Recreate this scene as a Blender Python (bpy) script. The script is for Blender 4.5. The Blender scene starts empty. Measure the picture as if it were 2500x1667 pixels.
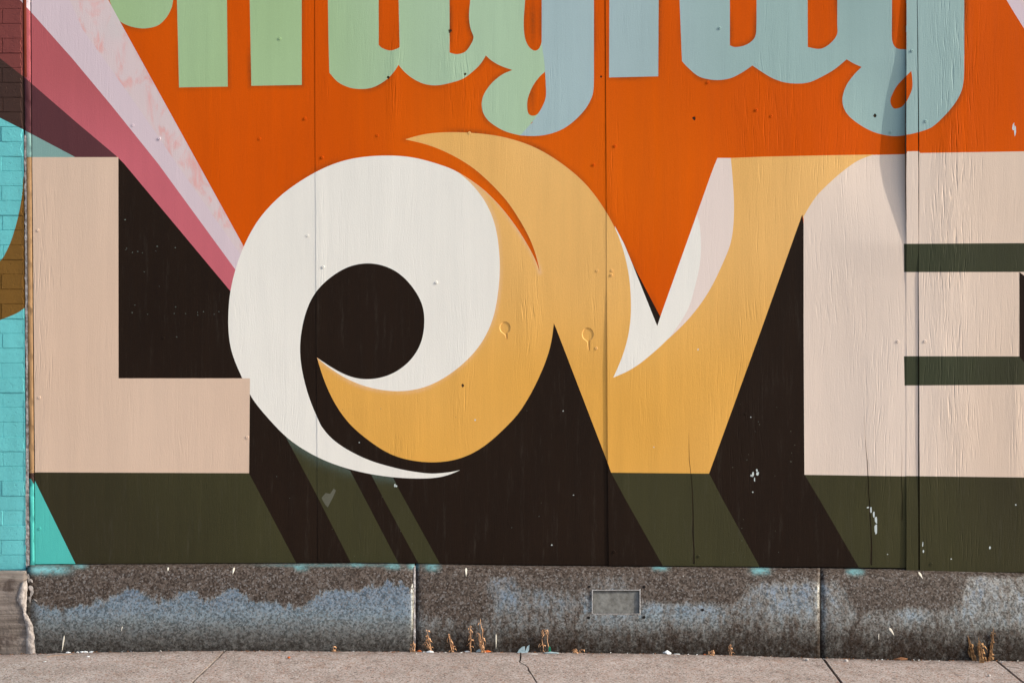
import bpy, bmesh, math, random
import numpy as np
from mathutils import Vector, noise
from mathutils.geometry import delaunay_2d_cdt

# ------------------------------------------------------------------ camera, sky, sun, exposure
SC = bpy.context.scene
COL = SC.collection
D = 5.95                      # metres from the lens to the face of the plywood
F = 2500 * 50 / 36            # focal length in photo pixels (50 mm on 36 mm)
CX, HOR = 1250.0, 700.0       # photo column on the axis, photo row of the horizon
H = 890 * (D - 0.13) / F      # eye height

cam_data = bpy.data.cameras.new('camera')
cam = bpy.data.objects.new('camera', cam_data)
COL.objects.link(cam)
cam_data.lens = 50; cam_data.sensor_width = 36; cam_data.sensor_fit = 'HORIZONTAL'
cam_data.shift_y = -(833.5 - HOR) / 2500
cam_data.clip_start = 0.05; cam_data.clip_end = 2000
cam.location = (0, -D, H)
cam.rotation_euler = (math.radians(90), 0, 0)
SC.camera = cam

SUN = Vector((0.83, -0.215, 0.52)).normalized()
w = bpy.data.worlds.new('World'); SC.world = w; w.use_nodes = True
wn = w.node_tree.nodes; wl = w.node_tree.links
sky = wn.new('ShaderNodeTexSky'); sky.sky_type = 'NISHITA'; sky.sun_disc = False
sky.sun_elevation = math.asin(SUN.z)
sky.sun_rotation = math.atan2(SUN.x, SUN.y)
sky.air_density = 1.0; sky.dust_density = 2.6; sky.ozone_density = 1.0
wl.new(sky.outputs[0], wn['Background'].inputs[0])
wn['Background'].inputs[1].default_value = 0.15

sl = bpy.data.lights.new('sun', 'SUN'); sl.energy = 2.9; sl.angle = math.radians(0.6)
sl.color = (1.0, 0.93, 0.83)
so = bpy.data.objects.new('sun', sl); COL.objects.link(so)
so.rotation_euler = SUN.to_track_quat('Z', 'Y').to_euler()
so.location = (6, -4, 6)

SC.view_settings.view_transform = 'Standard'
SC.view_settings.look = 'None'
SC.view_settings.exposure = 0.58
SC.view_settings.gamma = 1.0
SC.view_settings.use_curve_mapping = False

random.seed(7)
rng = np.random.default_rng(7)

# ------------------------------------------------------------------ helpers
def P(px, py, Y=0.0):
    s = (D + Y) / F
    return Vector(((px - CX) * s, Y, H - (py - HOR) * s))

def on_ground(px, py, z=0.0):
    d = (H - z) * F / (py - HOR)
    return Vector(((px - CX) * d / F, d - D, z))

def lin(rgb):
    return tuple((c / 255 / 12.92 if c <= 10 else ((c / 255 + 0.055) / 1.055) ** 2.4) for c in rgb)

def link(o, parent=None):
    COL.objects.link(o)
    if parent is not None: o.parent = parent
    return o

def tag(o, label=None, cat=None, group=None, kind=None):
    if label: o['label'] = label
    if cat: o['category'] = cat
    if group: o['group'] = group
    if kind: o['kind'] = kind
    return o

def empty(name, loc, label=None, cat=None, group=None):
    o = bpy.data.objects.new(name, None); o.location = loc
    o.empty_display_size = 0.1
    return tag(link(o), label, cat, group)

def mesh_obj(name, verts, faces, mats, parent=None, mat_idx=None, smooth=False, base=None, attrs=None):
    b = base if base is not None else Vector((0, 0, 0))
    use = sorted({i for f_ in faces for i in f_})
    if len(use) < len(verts):                                  # drop points no face uses
        new = {o_: k for k, o_ in enumerate(use)}
        verts = [verts[i] for i in use]; faces = [tuple(new[i] for i in f_) for f_ in faces]
        attrs = {k: [vals[i] for i in use] for k, vals in (attrs or {}).items()}
    me = bpy.data.meshes.new(name)
    me.from_pydata([(v[0] - b[0], v[1] - b[1], v[2] - b[2]) for v in verts], [], faces)
    for m in (mats if isinstance(mats, (list, tuple)) else [mats]): me.materials.append(m)
    if mat_idx is not None: me.polygons.foreach_set('material_index', mat_idx)
    if smooth is True: me.polygons.foreach_set('use_smooth', [True] * len(faces))
    elif smooth: me.polygons.foreach_set('use_smooth', smooth)
    for k, vals in (attrs or {}).items():
        a = me.attributes.new(k, 'FLOAT', 'POINT'); a.data.foreach_set('value', np.asarray(vals, dtype=np.float32))
    me.update()
    o = bpy.data.objects.new(name, me)
    if parent is None and base is not None: o.location = b
    return link(o, parent)

def box_vf(x0, x1, y0, y1, z0, z1):
    v = [(x0, y0, z0), (x1, y0, z0), (x1, y1, z0), (x0, y1, z0), (x0, y0, z1), (x1, y0, z1), (x1, y1, z1), (x0, y1, z1)]
    f = [(0, 3, 2, 1), (4, 5, 6, 7), (0, 1, 5, 4), (1, 2, 6, 5), (2, 3, 7, 6), (3, 0, 4, 7)]
    return v, f

def crv(pts, n=5):
    """Catmull-Rom through the points, ends included"""
    p = [np.array(q, float) for q in pts]
    out = []
    for i in range(len(p) - 1):
        a = p[i - 1] if i else 2 * p[0] - p[1]
        b, c = p[i], p[i + 1]
        d = p[i + 2] if i + 2 < len(p) else 2 * p[-1] - p[-2]
        for k in range(n):
            t = k / n
            q = 0.5 * (2 * b + (c - a) * t + (2 * a - 5 * b + 4 * c - d) * t * t + (3 * b - a - 3 * c + d) * t ** 3)
            out.append((q[0], q[1]))
    out.append((p[-1][0], p[-1][1]))
    return out

def scrv(pts, n=6, passes=40):
    q = np.array(crv(pts, n))
    for _ in range(passes): q[1:-1] += 0.5 * (0.5 * (q[:-2] + q[2:]) - q[1:-1])
    return [tuple(p) for p in q]

def area(pts):
    a = 0
    for i in range(len(pts)):
        x0, y0 = pts[i - 1]; x1, y1 = pts[i]
        a += x0 * y1 - x1 * y0
    return a / 2

def inside(pts, x, y):
    c = False; j = len(pts) - 1
    for i in range(len(pts)):
        xi, yi = pts[i]; xj, yj = pts[j]
        if (yi > y) != (yj > y) and x < (xj - xi) * (y - yi) / (yj - yi) + xi: c = not c
        j = i
    return c

def cdt(boundary, polys, steiner=()):
    """planar partition: returns verts, tris, topmost polygon number (-1 = bare) for tris inside the boundary"""
    xs = [p[0] for p in boundary]; ys = [p[1] for p in boundary]
    bb = (min(xs), min(ys), max(xs), max(ys))
    vc, fc, ids = [], [], []
    def add(pts, pid):
        q = []
        for p in pts:
            if not q or abs(p[0] - q[-1][0]) + abs(p[1] - q[-1][1]) > 0.05: q.append((float(p[0]), float(p[1])))
        if abs(q[0][0] - q[-1][0]) + abs(q[0][1] - q[-1][1]) < 0.05: q.pop()
        if len(q) < 3: return
        if area(q) < 0: q = q[::-1]
        s = len(vc); vc.extend(Vector(p) for p in q); fc.append(list(range(s, s + len(q)))); ids.append(pid)
    add(boundary, -1)
    for i, pl in enumerate(polys):
        px = [p[0] for p in pl]; py = [p[1] for p in pl]
        if max(px) < bb[0] or min(px) > bb[2] or max(py) < bb[1] or min(py) > bb[3]: continue
        add(pl, i)
    vc.extend(Vector((float(p[0]), float(p[1]))) for p in steiner)
    ov, oe, of, _, _, onf = delaunay_2d_cdt(vc, [], fc, 1, 1e-3, True)
    tris, tops = [], []
    for f, on in zip(of, onf):
        ii = [ids[k] for k in on]
        if -1 not in ii: continue
        tris.append(tuple(f)); tops.append(max(ii))
    return [(v.x, v.y) for v in ov], tris, tops

# ------------------------------------------------------------------ materials
def new_mat(name):
    m = bpy.data.materials.new(name); m.use_nodes = True
    nt = m.node_tree
    return m, nt, nt.nodes['Principled BSDF']

def N(nt, typ, **kw):
    n = nt.nodes.new(typ)
    for k, v in kw.items(): setattr(n, k, v)
    return n

def setin(nt, node, key, val):
    s = node.inputs[key]
    if hasattr(val, 'is_output') or isinstance(val, bpy.types.NodeSocket): nt.links.new(val, s)
    else: s.default_value = val

def math_n(nt, op, a, b=0.0, c=None, clamp=False):
    n = N(nt, 'ShaderNodeMath', operation=op); n.use_clamp = clamp
    setin(nt, n, 0, a); setin(nt, n, 1, b)
    if c is not None: setin(nt, n, 2, c)
    return n.outputs[0]

def mixc(nt, fac, a, b, blend='MIX'):
    n = N(nt, 'ShaderNodeMix', data_type='RGBA', blend_type=blend)
    setin(nt, n, 0, fac)
    setin(nt, n, 6, a if not isinstance(a, tuple) else (*a[:3], 1))
    setin(nt, n, 7, b if not isinstance(b, tuple) else (*b[:3], 1))
    return n.outputs[2]

def tex_noise(nt, vec, scale, detail=2.0, rough=0.5, dist=0.0):
    n = N(nt, 'ShaderNodeTexNoise')
    setin(nt, n, 'Vector', vec); n.inputs['Scale'].default_value = scale
    n.inputs['Detail'].default_value = detail; n.inputs['Roughness'].default_value = rough
    n.inputs['Distortion'].default_value = dist
    return n.outputs[0]

def mapped(nt, src, scale, rot=(0, 0, 0), loc=(0, 0, 0)):
    n = N(nt, 'ShaderNodeMapping'); nt.links.new(src, n.inputs[0])
    n.inputs['Scale'].default_value = scale; n.inputs['Rotation'].default_value = rot; n.inputs['Location'].default_value = loc
    return n.outputs[0]

def ramp(nt, fac, stops):
    n = N(nt, 'ShaderNodeValToRGB'); nt.links.new(fac, n.inputs[0])
    e = n.color_ramp.elements
    while len(e) < len(stops): e.new(0.5)
    for el, (p, c) in zip(e, stops):
        el.position = p; el.color = (*c[:3], 1) if isinstance(c, tuple) else (c, c, c, 1)
    return n.outputs[0]

def maprange(nt, v, a, b, c=0.0, d=1.0):
    n = N(nt, 'ShaderNodeMapRange'); n.interpolation_type = 'SMOOTHSTEP'
    setin(nt, n, 0, v); n.inputs[1].default_value = a; n.inputs[2].default_value = b
    n.inputs[3].default_value = c; n.inputs[4].default_value = d
    return n.outputs[0]

def attr(nt, name):
    n = N(nt, 'ShaderNodeAttribute', attribute_name=name)
    return n.outputs['Fac']

def wood_group():
    """relief of painted plywood: raised grain in patches, runs, roller stipple (heights in metres)"""
    g = bpy.data.node_groups.new('plywood_relief', 'ShaderNodeTree')
    g.interface.new_socket('Height', in_out='OUTPUT', socket_type='NodeSocketFloat')
    g.interface.new_socket('Streak', in_out='OUTPUT', socket_type='NodeSocketFloat')
    out = g.nodes.new('NodeGroupOutput')
    tc = N(g, 'ShaderNodeTexCoord').outputs['Object']
    warp = N(g, 'ShaderNodeTexNoise'); g.links.new(mapped(g, tc, (3, 3, 1.6)), warp.inputs['Vector']); warp.inputs['Scale'].default_value = 1.0
    wv = N(g, 'ShaderNodeVectorMath', operation='MULTIPLY_ADD')
    g.links.new(warp.outputs['Color'], wv.inputs[0]); wv.inputs[1].default_value = (0.09, 0.0, 0.0); g.links.new(tc, wv.inputs[2])
    wvec = wv.outputs[0]
    fine = tex_noise(g, mapped(g, wvec, (190, 1, 20)), 1.0, 3.0, 0.6)
    mid = tex_noise(g, mapped(g, wvec, (95, 1, 9.0), loc=(3, 0, 1)), 1.0, 3.0, 0.55)
    chk = tex_noise(g, mapped(g, wvec, (130, 1, 7.0), loc=(9, 0, 4)), 1.0, 2.0, 0.5)
    chk = maprange(g, chk, 0.30, 0.46, 0.0, 1.0)                 # narrow raised-grain grooves
    patch = maprange(g, tex_noise(g, mapped(g, tc, (5.0, 1, 1.7), loc=(1.3, 0, 2.2)), 1.0, 2.0, 0.5), 0.38, 0.62, 0.14, 1.0)
    ga = attr(g, 'grain')
    amt = math_n(g, 'MULTIPLY', patch, math_n(g, 'ADD', ga, 0.35))
    amt = math_n(g, 'ADD', amt, math_n(g, 'MULTIPLY', ga, 0.55))
    streak = math_n(g, 'ADD', math_n(g, 'MULTIPLY', fine, 0.00030), math_n(g, 'MULTIPLY', mid, 0.00034))
    streak = math_n(g, 'ADD', streak, math_n(g, 'MULTIPLY', math_n(g, 'MULTIPLY', chk, 0.00034), ga))
    h = math_n(g, 'MULTIPLY', streak, amt)
    stip = tex_noise(g, tc, 210, 2.0, 0.6)
    h = math_n(g, 'ADD', h, math_n(g, 'MULTIPLY', stip, 0.00036))
    runs = tex_noise(g, mapped(g, tc, (26, 1, 1.1), loc=(0.4, 0, 7)), 1.0, 1.0, 0.4)
    h = math_n(g, 'ADD', h, math_n(g, 'MULTIPLY', runs, 0.0004))
    g.links.new(h, out.inputs['Height'])
    g.links.new(maprange(g, runs, 0.3, 0.7), out.inputs['Streak'])
    return g
WOOD = wood_group()

def paint_mat(name, rgb, spray=None, tone=None, rough=0.62, var=0.10, marble=None, relief=True, spec=0.22, scuff=0.0):
    m, nt, b = new_mat(name)
    tc = N(nt, 'ShaderNodeTexCoord').outputs['Object']
    col = lin(rgb)
    c = col
    if tone is not None: c = mixc(nt, attr(nt, 'tone'), col, lin(tone))
    if marble is not None:
        mv = mapped(nt, tc, (16, 1, 7), rot=(0, math.radians(-30), 0))
        f = maprange(nt, tex_noise(nt, mv, 1.0, 4.0, 0.6, 0.6), 0.48, 0.66, 0.0, 0.85)
        c = mixc(nt, f, c, lin(marble))
        f2 = maprange(nt, tex_noise(nt, mapped(nt, tc, (9, 1, 5), loc=(4, 0, 3)), 1.0, 3.0), 0.5, 0.7, 0.0, 0.5)
        c = mixc(nt, f2, c, lin((204, 198, 196)))
    grp = N(nt, 'ShaderNodeGroup'); grp.node_tree = WOOD
    v1 = tex_noise(nt, mapped(nt, tc, (2.6, 1, 1.3)), 1.0, 3.0, 0.55)
    v2 = tex_noise(nt, mapped(nt, tc, (22, 1, 1.4), loc=(5, 0, 2)), 1.0, 2.0, 0.5)
    v3 = tex_noise(nt, tc, 240, 1.0, 0.5)
    k = math_n(nt, 'ADD', math_n(nt, 'MULTIPLY', v1, 1.1), math_n(nt, 'ADD', math_n(nt, 'MULTIPLY', v2, 0.6), math_n(nt, 'MULTIPLY', v3, 0.55)))
    k = math_n(nt, 'MULTIPLY_ADD', math_n(nt, 'SUBTRACT', k, 1.12), var * 2.0, 1.0)
    mul = N(nt, 'ShaderNodeVectorMath', operation='SCALE')
    if isinstance(c, tuple):
        rgbn = N(nt, 'ShaderNodeRGB'); rgbn.outputs[0].default_value = (*c, 1); c = rgbn.outputs[0]
    nt.links.new(c, mul.inputs[0]); setin(nt, mul, 'Scale', k)
    c = mul.outputs[0]
    if spray is not None:
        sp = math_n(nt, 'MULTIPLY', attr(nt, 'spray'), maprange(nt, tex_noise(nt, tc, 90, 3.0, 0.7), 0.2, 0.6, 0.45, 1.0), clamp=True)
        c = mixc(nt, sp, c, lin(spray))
    if scuff:
        sc = maprange(nt, tex_noise(nt, mapped(nt, tc, (34, 1, 3.5)), 1.0, 6.0, 0.78), 0.52, 0.80, 0.0, scuff)
        c = mixc(nt, sc, c, lin((110, 105, 95)))
    nt.links.new(c, b.inputs['Base Color'])
    setin(nt, b, 'Roughness', maprange(nt, v2, 0.2, 0.8, rough - 0.10, rough + 0.12))
    b.inputs['Specular IOR Level'].default_value = spec
    if relief == 'brick':
        bp = N(nt, 'ShaderNodeBump'); bp.inputs['Distance'].default_value = 1.0
        pit = maprange(nt, tex_noise(nt, tc, 95, 3.0, 0.6), 0.28, 0.42)
        hb = math_n(nt, 'ADD', math_n(nt, 'MULTIPLY', pit, 0.0010), math_n(nt, 'ADD', math_n(nt, 'MULTIPLY', tex_noise(nt, tc, 28, 3.0, 0.6), 0.0016), math_n(nt, 'MULTIPLY', tex_noise(nt, tc, 190, 2.0, 0.6), 0.0006)))
        nt.links.new(hb, bp.inputs['Height']); nt.links.new(bp.outputs[0], b.inputs['Normal'])
    elif relief:
        bp = N(nt, 'ShaderNodeBump'); bp.inputs['Strength'].default_value = 1.0; bp.inputs['Distance'].default_value = 1.0
        nt.links.new(grp.outputs['Height'], bp.inputs['Height']); nt.links.new(bp.outputs[0], b.inputs['Normal'])
    return m

M = {}
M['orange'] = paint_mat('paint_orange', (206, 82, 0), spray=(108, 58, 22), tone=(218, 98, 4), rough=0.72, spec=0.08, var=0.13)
M['black'] = paint_mat('paint_black', (33, 22, 14), rough=0.65, var=0.28, scuff=0.14, spec=0.10)
M['olive'] = paint_mat('paint_olive', (57, 55, 30), spray=(74, 88, 80), tone=(49, 44, 25), var=0.22, spec=0.2, scuff=0.14)
M['bottle'] = paint_mat('paint_bottle_green', (55, 60, 40), tone=(48, 47, 28), var=0.2, scuff=0.12, spec=0.2)
M['beige'] = paint_mat('paint_beige', (216, 190, 168), tone=(211, 180, 154), var=0.08)
M['blush'] = paint_mat('paint_blush', (225, 207, 191), tone=(217, 195, 175), var=0.075)
M['pale'] = paint_mat('paint_pale_pink', (228, 212, 202), var=0.04)
M['white'] = paint_mat('paint_white', (233, 230, 220), var=0.06)
M['ochre'] = paint_mat('paint_ochre', (231, 181, 108), spray=(226, 190, 158), tone=(222, 164, 72), var=0.13)
M['green'] = paint_mat('paint_green', (158, 188, 138), tone=(168, 196, 164), var=0.10)
M['blue'] = paint_mat('paint_grey_blue', (150, 178, 174), tone=(162, 185, 188), var=0.10)
M['pink'] = paint_mat('paint_rose', (196, 100, 110), tone=(176, 88, 92), var=0.10)
M['lilac'] = paint_mat('paint_lilac', (212, 194, 200), var=0.05)
M['marble'] = paint_mat('paint_marbled_pink', (214, 196, 196), marble=(222, 164, 158), var=0.05)
M['plum'] = paint_mat('paint_plum', (88, 48, 52), var=0.12)
M['teal'] = paint_mat('paint_grey_teal', (128, 164, 158), var=0.08)
M['aqua'] = paint_mat('paint_aqua', (80, 188, 178), var=0.08)
M['turq'] = paint_mat('paint_turquoise', (104, 192, 194), var=0.26, relief='brick', scuff=0.12)
M['brown'] = paint_mat('paint_brown', (118, 84, 32), var=0.22, relief='brick')
M['rose_dim'] = paint_mat('paint_rose_dim', (118, 60, 56), var=0.24, relief='brick')  # rose ray on the bricks, corner falloff darkened into the colour
M['umber'] = paint_mat('paint_umber_dim', (62, 42, 35), var=0.22, relief='brick')  # dark ray paint, deepened so the colour includes the corner falloff
M['tan'] = paint_mat('paint_tan', (160, 126, 88), var=0.08)
M['trim_lit'] = paint_mat('paint_trim_lit', (176, 78, 48), var=0.12)  # highlight on the trim's top, put into its paint
M['fleck'] = paint_mat('paint_fleck', (196, 206, 204), var=0.12)
M['dim'] = paint_mat('paint_scuff', (92, 92, 78), var=0.2)
M['speck'] = paint_mat('paint_speck', (120, 132, 124), var=0.2)

def wood_mat():
    m, nt, b = new_mat('bare_weathered_wood')
    tc = N(nt, 'ShaderNodeTexCoord').outputs['Object']
    n = tex_noise(nt, mapped(nt, tc, (90, 90, 4)), 1.0, 3.0, 0.6)
    nt.links.new(ramp(nt, n, [(0.3, lin((52, 38, 27))), (0.7, lin((112, 86, 58)))]), b.inputs['Base Color'])
    b.inputs['Roughness'].default_value = 0.85
    return m
M['wood'] = wood_mat()

def simple_mat(name, a, c, scale=60, rough=0.85, bump=0.0, detail=4.0, aniso=None, spec=0.3):
    m, nt, b = new_mat(name)
    tc = N(nt, 'ShaderNodeTexCoord').outputs['Object']
    n = tex_noise(nt, mapped(nt, tc, aniso) if aniso else tc, scale, detail, 0.62)
    nt.links.new(ramp(nt, n, [(0.3, lin(a)), (0.7, lin(c))]), b.inputs['Base Color'])
    b.inputs['Roughness'].default_value = rough
    b.inputs['Specular IOR Level'].default_value = spec
    if bump:
        bp = N(nt, 'ShaderNodeBump'); bp.inputs['Distance'].default_value = bump
        nt.links.new(n, bp.inputs['Height']); nt.links.new(bp.outputs[0], b.inputs['Normal'])
    return m
M['mortar'] = simple_mat('flaking_mortar', (92, 78, 70), (190, 186, 184), 55, 0.9, 0.006)
M['rubble'] = simple_mat('red_brick_core', (96, 58, 40), (150, 104, 80), 60, 0.95, 0.004)
M['pale_mortar'] = simple_mat('pale_mortar_patch', (112, 104, 98), (184, 176, 170), 45, 0.92, 0.008)
M['soil'] = simple_mat('dark_soil', (26, 20, 15), (66, 52, 40), 120, 0.95, 0.004)
M['asphalt'] = simple_mat('asphalt', (56, 55, 53), (84, 82, 80), 150, 0.9, 0.003)
M['earth'] = simple_mat('city_ground', (96, 92, 86), (120, 114, 106), 2, 0.95)
M['weed'] = simple_mat('dry_weed', (168, 116, 74), (226, 182, 140), 160, 0.8)
M['weed_dark'] = simple_mat('dry_brown_weed', (104, 72, 42), (186, 144, 98), 120, 0.85)
M['paper'] = simple_mat('white_scrap', (190, 196, 198), (226, 228, 226), 80, 0.7)
M['film'] = simple_mat('blue_grey_plastic', (120, 142, 148), (170, 188, 192), 60, 0.35)
M['pebble'] = simple_mat('grey_pebble', (150, 144, 138), (204, 198, 192), 90, 0.9)
M['orange_bit'] = simple_mat('orange_chip', (168, 78, 30), (212, 112, 52), 90, 0.8)
M['leaf'] = simple_mat('dead_leaf', (92, 60, 38), (146, 100, 66), 90, 0.8)
M['twig'] = simple_mat('twig', (70, 50, 36), (120, 92, 66), 120, 0.85)
M['drip'] = simple_mat('cream_paint_drip', (214, 206, 186), (232, 226, 210), 40, 0.5)
M['hole'] = simple_mat('drilled_hole_shade', (14, 12, 10), (24, 20, 18), 40, 0.95)
M['green_glass'] = simple_mat('green_bottle_shard', (14, 92, 70), (30, 120, 90), 40, 0.2)

def concrete_walk():
    m, nt, b = new_mat('pavement_concrete')
    tc = N(nt, 'ShaderNodeTexCoord').outputs['Object']
    v = N(nt, 'ShaderNodeTexVoronoi'); nt.links.new(tc, v.inputs['Vector']); v.inputs['Scale'].default_value = 190
    agg = N(nt, 'ShaderNodeSeparateColor'); nt.links.new(v.outputs['Color'], agg.inputs[0])
    base = ramp(nt, tex_noise(nt, tc, 7, 5.0, 0.65), [(0.32, lin((144, 133, 125))), (0.68, lin((174, 163, 156)))])
    c = mixc(nt, maprange(nt, agg.outputs[0], 0.80, 0.86, 0.0, 0.75), base, lin((86, 74, 68)))
    c = mixc(nt, maprange(nt, agg.outputs[1], 0.86, 0.92, 0.0, 0.6), c, lin((150, 104, 82)))
    c = mixc(nt, maprange(nt, agg.outputs[2], 0.88, 0.94, 0.0, 0.7), c, lin((196, 188, 182)))
    st = maprange(nt, tex_noise(nt, tc, 15, 6.0, 0.75, 0.5), 0.52, 0.70, 0.0, 0.50)
    c = mixc(nt, st, c, lin((136, 104, 84)))
    sx = N(nt, 'ShaderNodeSeparateXYZ'); nt.links.new(tc, sx.inputs[0])
    band = math_n(nt, 'MULTIPLY', maprange(nt, sx.outputs[1], -0.03, 0.066), maprange(nt, tex_noise(nt, tc, 26, 5.0, 0.7), 0.35, 0.65, 0.15, 0.8))
    c = mixc(nt, band, c, lin((104, 90, 80)))
    gum = maprange(nt, tex_noise(nt, mapped(nt, tc, (1, 1, 1), loc=(2, 5, 0)), 19, 1.0, 0.4), 0.70, 0.74, 0.0, 0.5)
    c = mixc(nt, gum, c, lin((92, 84, 80)))
    nt.links.new(c, b.inputs['Base Color'])
    b.inputs['Roughness'].default_value = 0.88; b.inputs['Specular IOR Level'].default_value = 0.25
    h = math_n(nt, 'ADD', math_n(nt, 'MULTIPLY', tex_noise(nt, tc, 160, 4.0, 0.7), 0.0022), math_n(nt, 'MULTIPLY', agg.outputs[0], 0.0007))
    bp = N(nt, 'ShaderNodeBump'); bp.inputs['Distance'].default_value = 1.0
    nt.links.new(h, bp.inputs['Height']); nt.links.new(bp.outputs[0], b.inputs['Normal'])
    return m
M['walk'] = concrete_walk()

def old_concrete():
    m, nt, b = new_mat('stained_old_concrete')
    tc = N(nt, 'ShaderNodeTexCoord').outputs['Object']
    st = tex_noise(nt, mapped(nt, tc, (3, 3, 45)), 1.0, 4.0, 0.6, 0.5)
    c = ramp(nt, st, [(0.3, lin((84, 74, 66))), (0.55, lin((126, 115, 106))), (0.75, lin((160, 150, 142)))])
    dk = maprange(nt, tex_noise(nt, tc, 9, 4.0, 0.6), 0.52, 0.66, 0.0, 0.8)
    c = mixc(nt, dk, c, lin((64, 50, 42)))
    nt.links.new(c, b.inputs['Base Color']); b.inputs['Roughness'].default_value = 0.9
    bp = N(nt, 'ShaderNodeBump'); bp.inputs['Distance'].default_value = 0.004
    nt.links.new(math_n(nt, 'ADD', st, tex_noise(nt, tc, 70, 4.0, 0.7)), bp.inputs['Height']); nt.links.new(bp.outputs[0], b.inputs['Normal'])
    return m
M['old_concrete'] = old_concrete()

def granite():
    m, nt, b = new_mat('polished_granite')
    tc = N(nt, 'ShaderNodeTexCoord').outputs['Object']
    def cell(scale, seed):
        v = N(nt, 'ShaderNodeTexVoronoi'); v.inputs['Scale'].default_value = scale
        wn_ = N(nt, 'ShaderNodeTexNoise'); nt.links.new(tc, wn_.inputs['Vector']); wn_.inputs['Scale'].default_value = scale * 0.9
        ad = N(nt, 'ShaderNodeVectorMath', operation='MULTIPLY_ADD')
        nt.links.new(wn_.outputs['Color'], ad.inputs[0]); ad.inputs[1].default_value = (1.1 / scale,) * 3
        nt.links.new(mapped(nt, tc, (1, 1, 1), loc=(seed, seed * 2, 0)), ad.inputs[2])
        nt.links.new(ad.outputs[0], v.inputs['Vector'])
        s = N(nt, 'ShaderNodeSeparateColor'); nt.links.new(v.outputs['Color'], s.inputs[0])
        return s.outputs[0], s.outputs[1]
    a0, a1 = cell(112, 0.0); b0, b1 = cell(175, 3.0)
    # fresh stone: brown-pink feldspar, grey quartz, black mica
    c = ramp(nt, a0, [(0.0, lin((52, 46, 41))), (0.30, lin((76, 68, 61))), (0.62, lin((94, 84, 76))), (0.95, lin((114, 104, 96)))])
    c = mixc(nt, maprange(nt, b0, 0.66, 0.72, 0.0, 0.8), c, lin((30, 29, 26)))
    c = mixc(nt, maprange(nt, b1, 0.88, 0.92, 0.0, 0.7), c, lin((142, 140, 138)))
    dull = attr(nt, 'dull')
    jag = tex_noise(nt, mapped(nt, tc, (1, 1, 0.45)), 52, 5.0, 0.75)
    jag2 = tex_noise(nt, mapped(nt, tc, (1, 1, 0.5)), 13, 4.0, 0.65)
    crisp = attr(nt, 'crisp')
    d = math_n(nt, 'MULTIPLY_ADD', crisp, math_n(nt, 'ADD', math_n(nt, 'MULTIPLY_ADD', jag, 1.9, -0.95), math_n(nt, 'MULTIPLY_ADD', jag2, 1.2, -0.60)), dull)
    d = maprange(nt, d, 0.32, 0.68)
    film = mixc(nt, 0.0, c, c)
    # grime on the dull part, clear dark stone where the polish survives
    dirty = mixc(nt, 0.42, c, lin((56, 39, 29)))
    dark = mixc(nt, 0.34, c, lin((50, 56, 54)))
    cc = mixc(nt, d, dark, dirty)
    sp = math_n(nt, 'MULTIPLY', attr(nt, 'teal'), maprange(nt, jag, 0.35, 0.6, 0.35, 1.0), clamp=True)
    cc = mixc(nt, sp, cc, lin((112, 168, 172)))
    wsp = maprange(nt, tex_noise(nt, tc, 130, 2.0, 0.6), 0.735, 0.765)
    cc = mixc(nt, math_n(nt, 'MULTIPLY', wsp, 0.7), cc, lin((196, 198, 196)))
    dirt = math_n(nt, 'MULTIPLY', attr(nt, 'dirt'), maprange(nt, tex_noise(nt, tc, 40, 4.0, 0.7), 0.25, 0.6, 0.5, 1.0), clamp=True)
    cc = mixc(nt, math_n(nt, 'MULTIPLY', dirt, 0.8), cc, lin((34, 26, 20)))
    nt.links.new(cc, b.inputs['Base Color'])
    r = math_n(nt, 'ADD', math_n(nt, 'MULTIPLY', d, 0.40), math_n(nt, 'MULTIPLY_ADD', jag, 0.22, 0.16))
    r = math_n(nt, 'ADD', r, math_n(nt, 'MULTIPLY', dirt, 0.3), clamp=True)
    nt.links.new(r, b.inputs['Roughness'])
    b.inputs['IOR'].default_value = 2.55
    b.inputs['Specular Tint'].default_value = (0.97, 1.0, 0.94, 1)
    sp_ = math_n(nt, 'MULTIPLY', math_n(nt, 'MULTIPLY_ADD', d, -0.90, 1.0, clamp=True), maprange(nt, math_n(nt, 'ADD', a1, b0), 0.5, 1.5, 1.0, 0.35))
    nt.links.new(math_n(nt, 'MULTIPLY', sp_, math_n(nt, 'MULTIPLY_ADD', dirt, -0.9, 1.0, clamp=True)), b.inputs['Specular IOR Level'])
    bp = N(nt, 'ShaderNodeBump'); bp.inputs['Distance'].default_value = 1.0
    h = math_n(nt, 'ADD', math_n(nt, 'MULTIPLY', a1, 0.0003), math_n(nt, 'MULTIPLY', tex_noise(nt, tc, 120, 3.0, 0.7), 0.0009))
    h = math_n(nt, 'MULTIPLY', h, math_n(nt, 'MULTIPLY_ADD', d, 0.85, 0.18))
    nt.links.new(h, bp.inputs['Height']); nt.links.new(bp.outputs[0], b.inputs['Normal'])
    return m
M['granite'] = granite()

# ------------------------------------------------------------------ the painted design, in photo pixels on the wall
UP = -260                                        # the boards run on above the frame
ART = []                                         # (element, paint, polygon), later ones lie on top
def art(el, paint, pts):
    pts = [(float(a), float(b)) for a, b in pts]; out = []
    for p, q in zip(pts, pts[1:] + pts[:1]):
        n = max(1, min(400, int(math.hypot(q[0] - p[0], q[1] - p[1]) / 14)))
        out += [(p[0] + (q[0] - p[0]) * k / n, p[1] + (q[1] - p[1]) * k / n) for k in range(n)]
    ART.append((el, paint, out))

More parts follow.
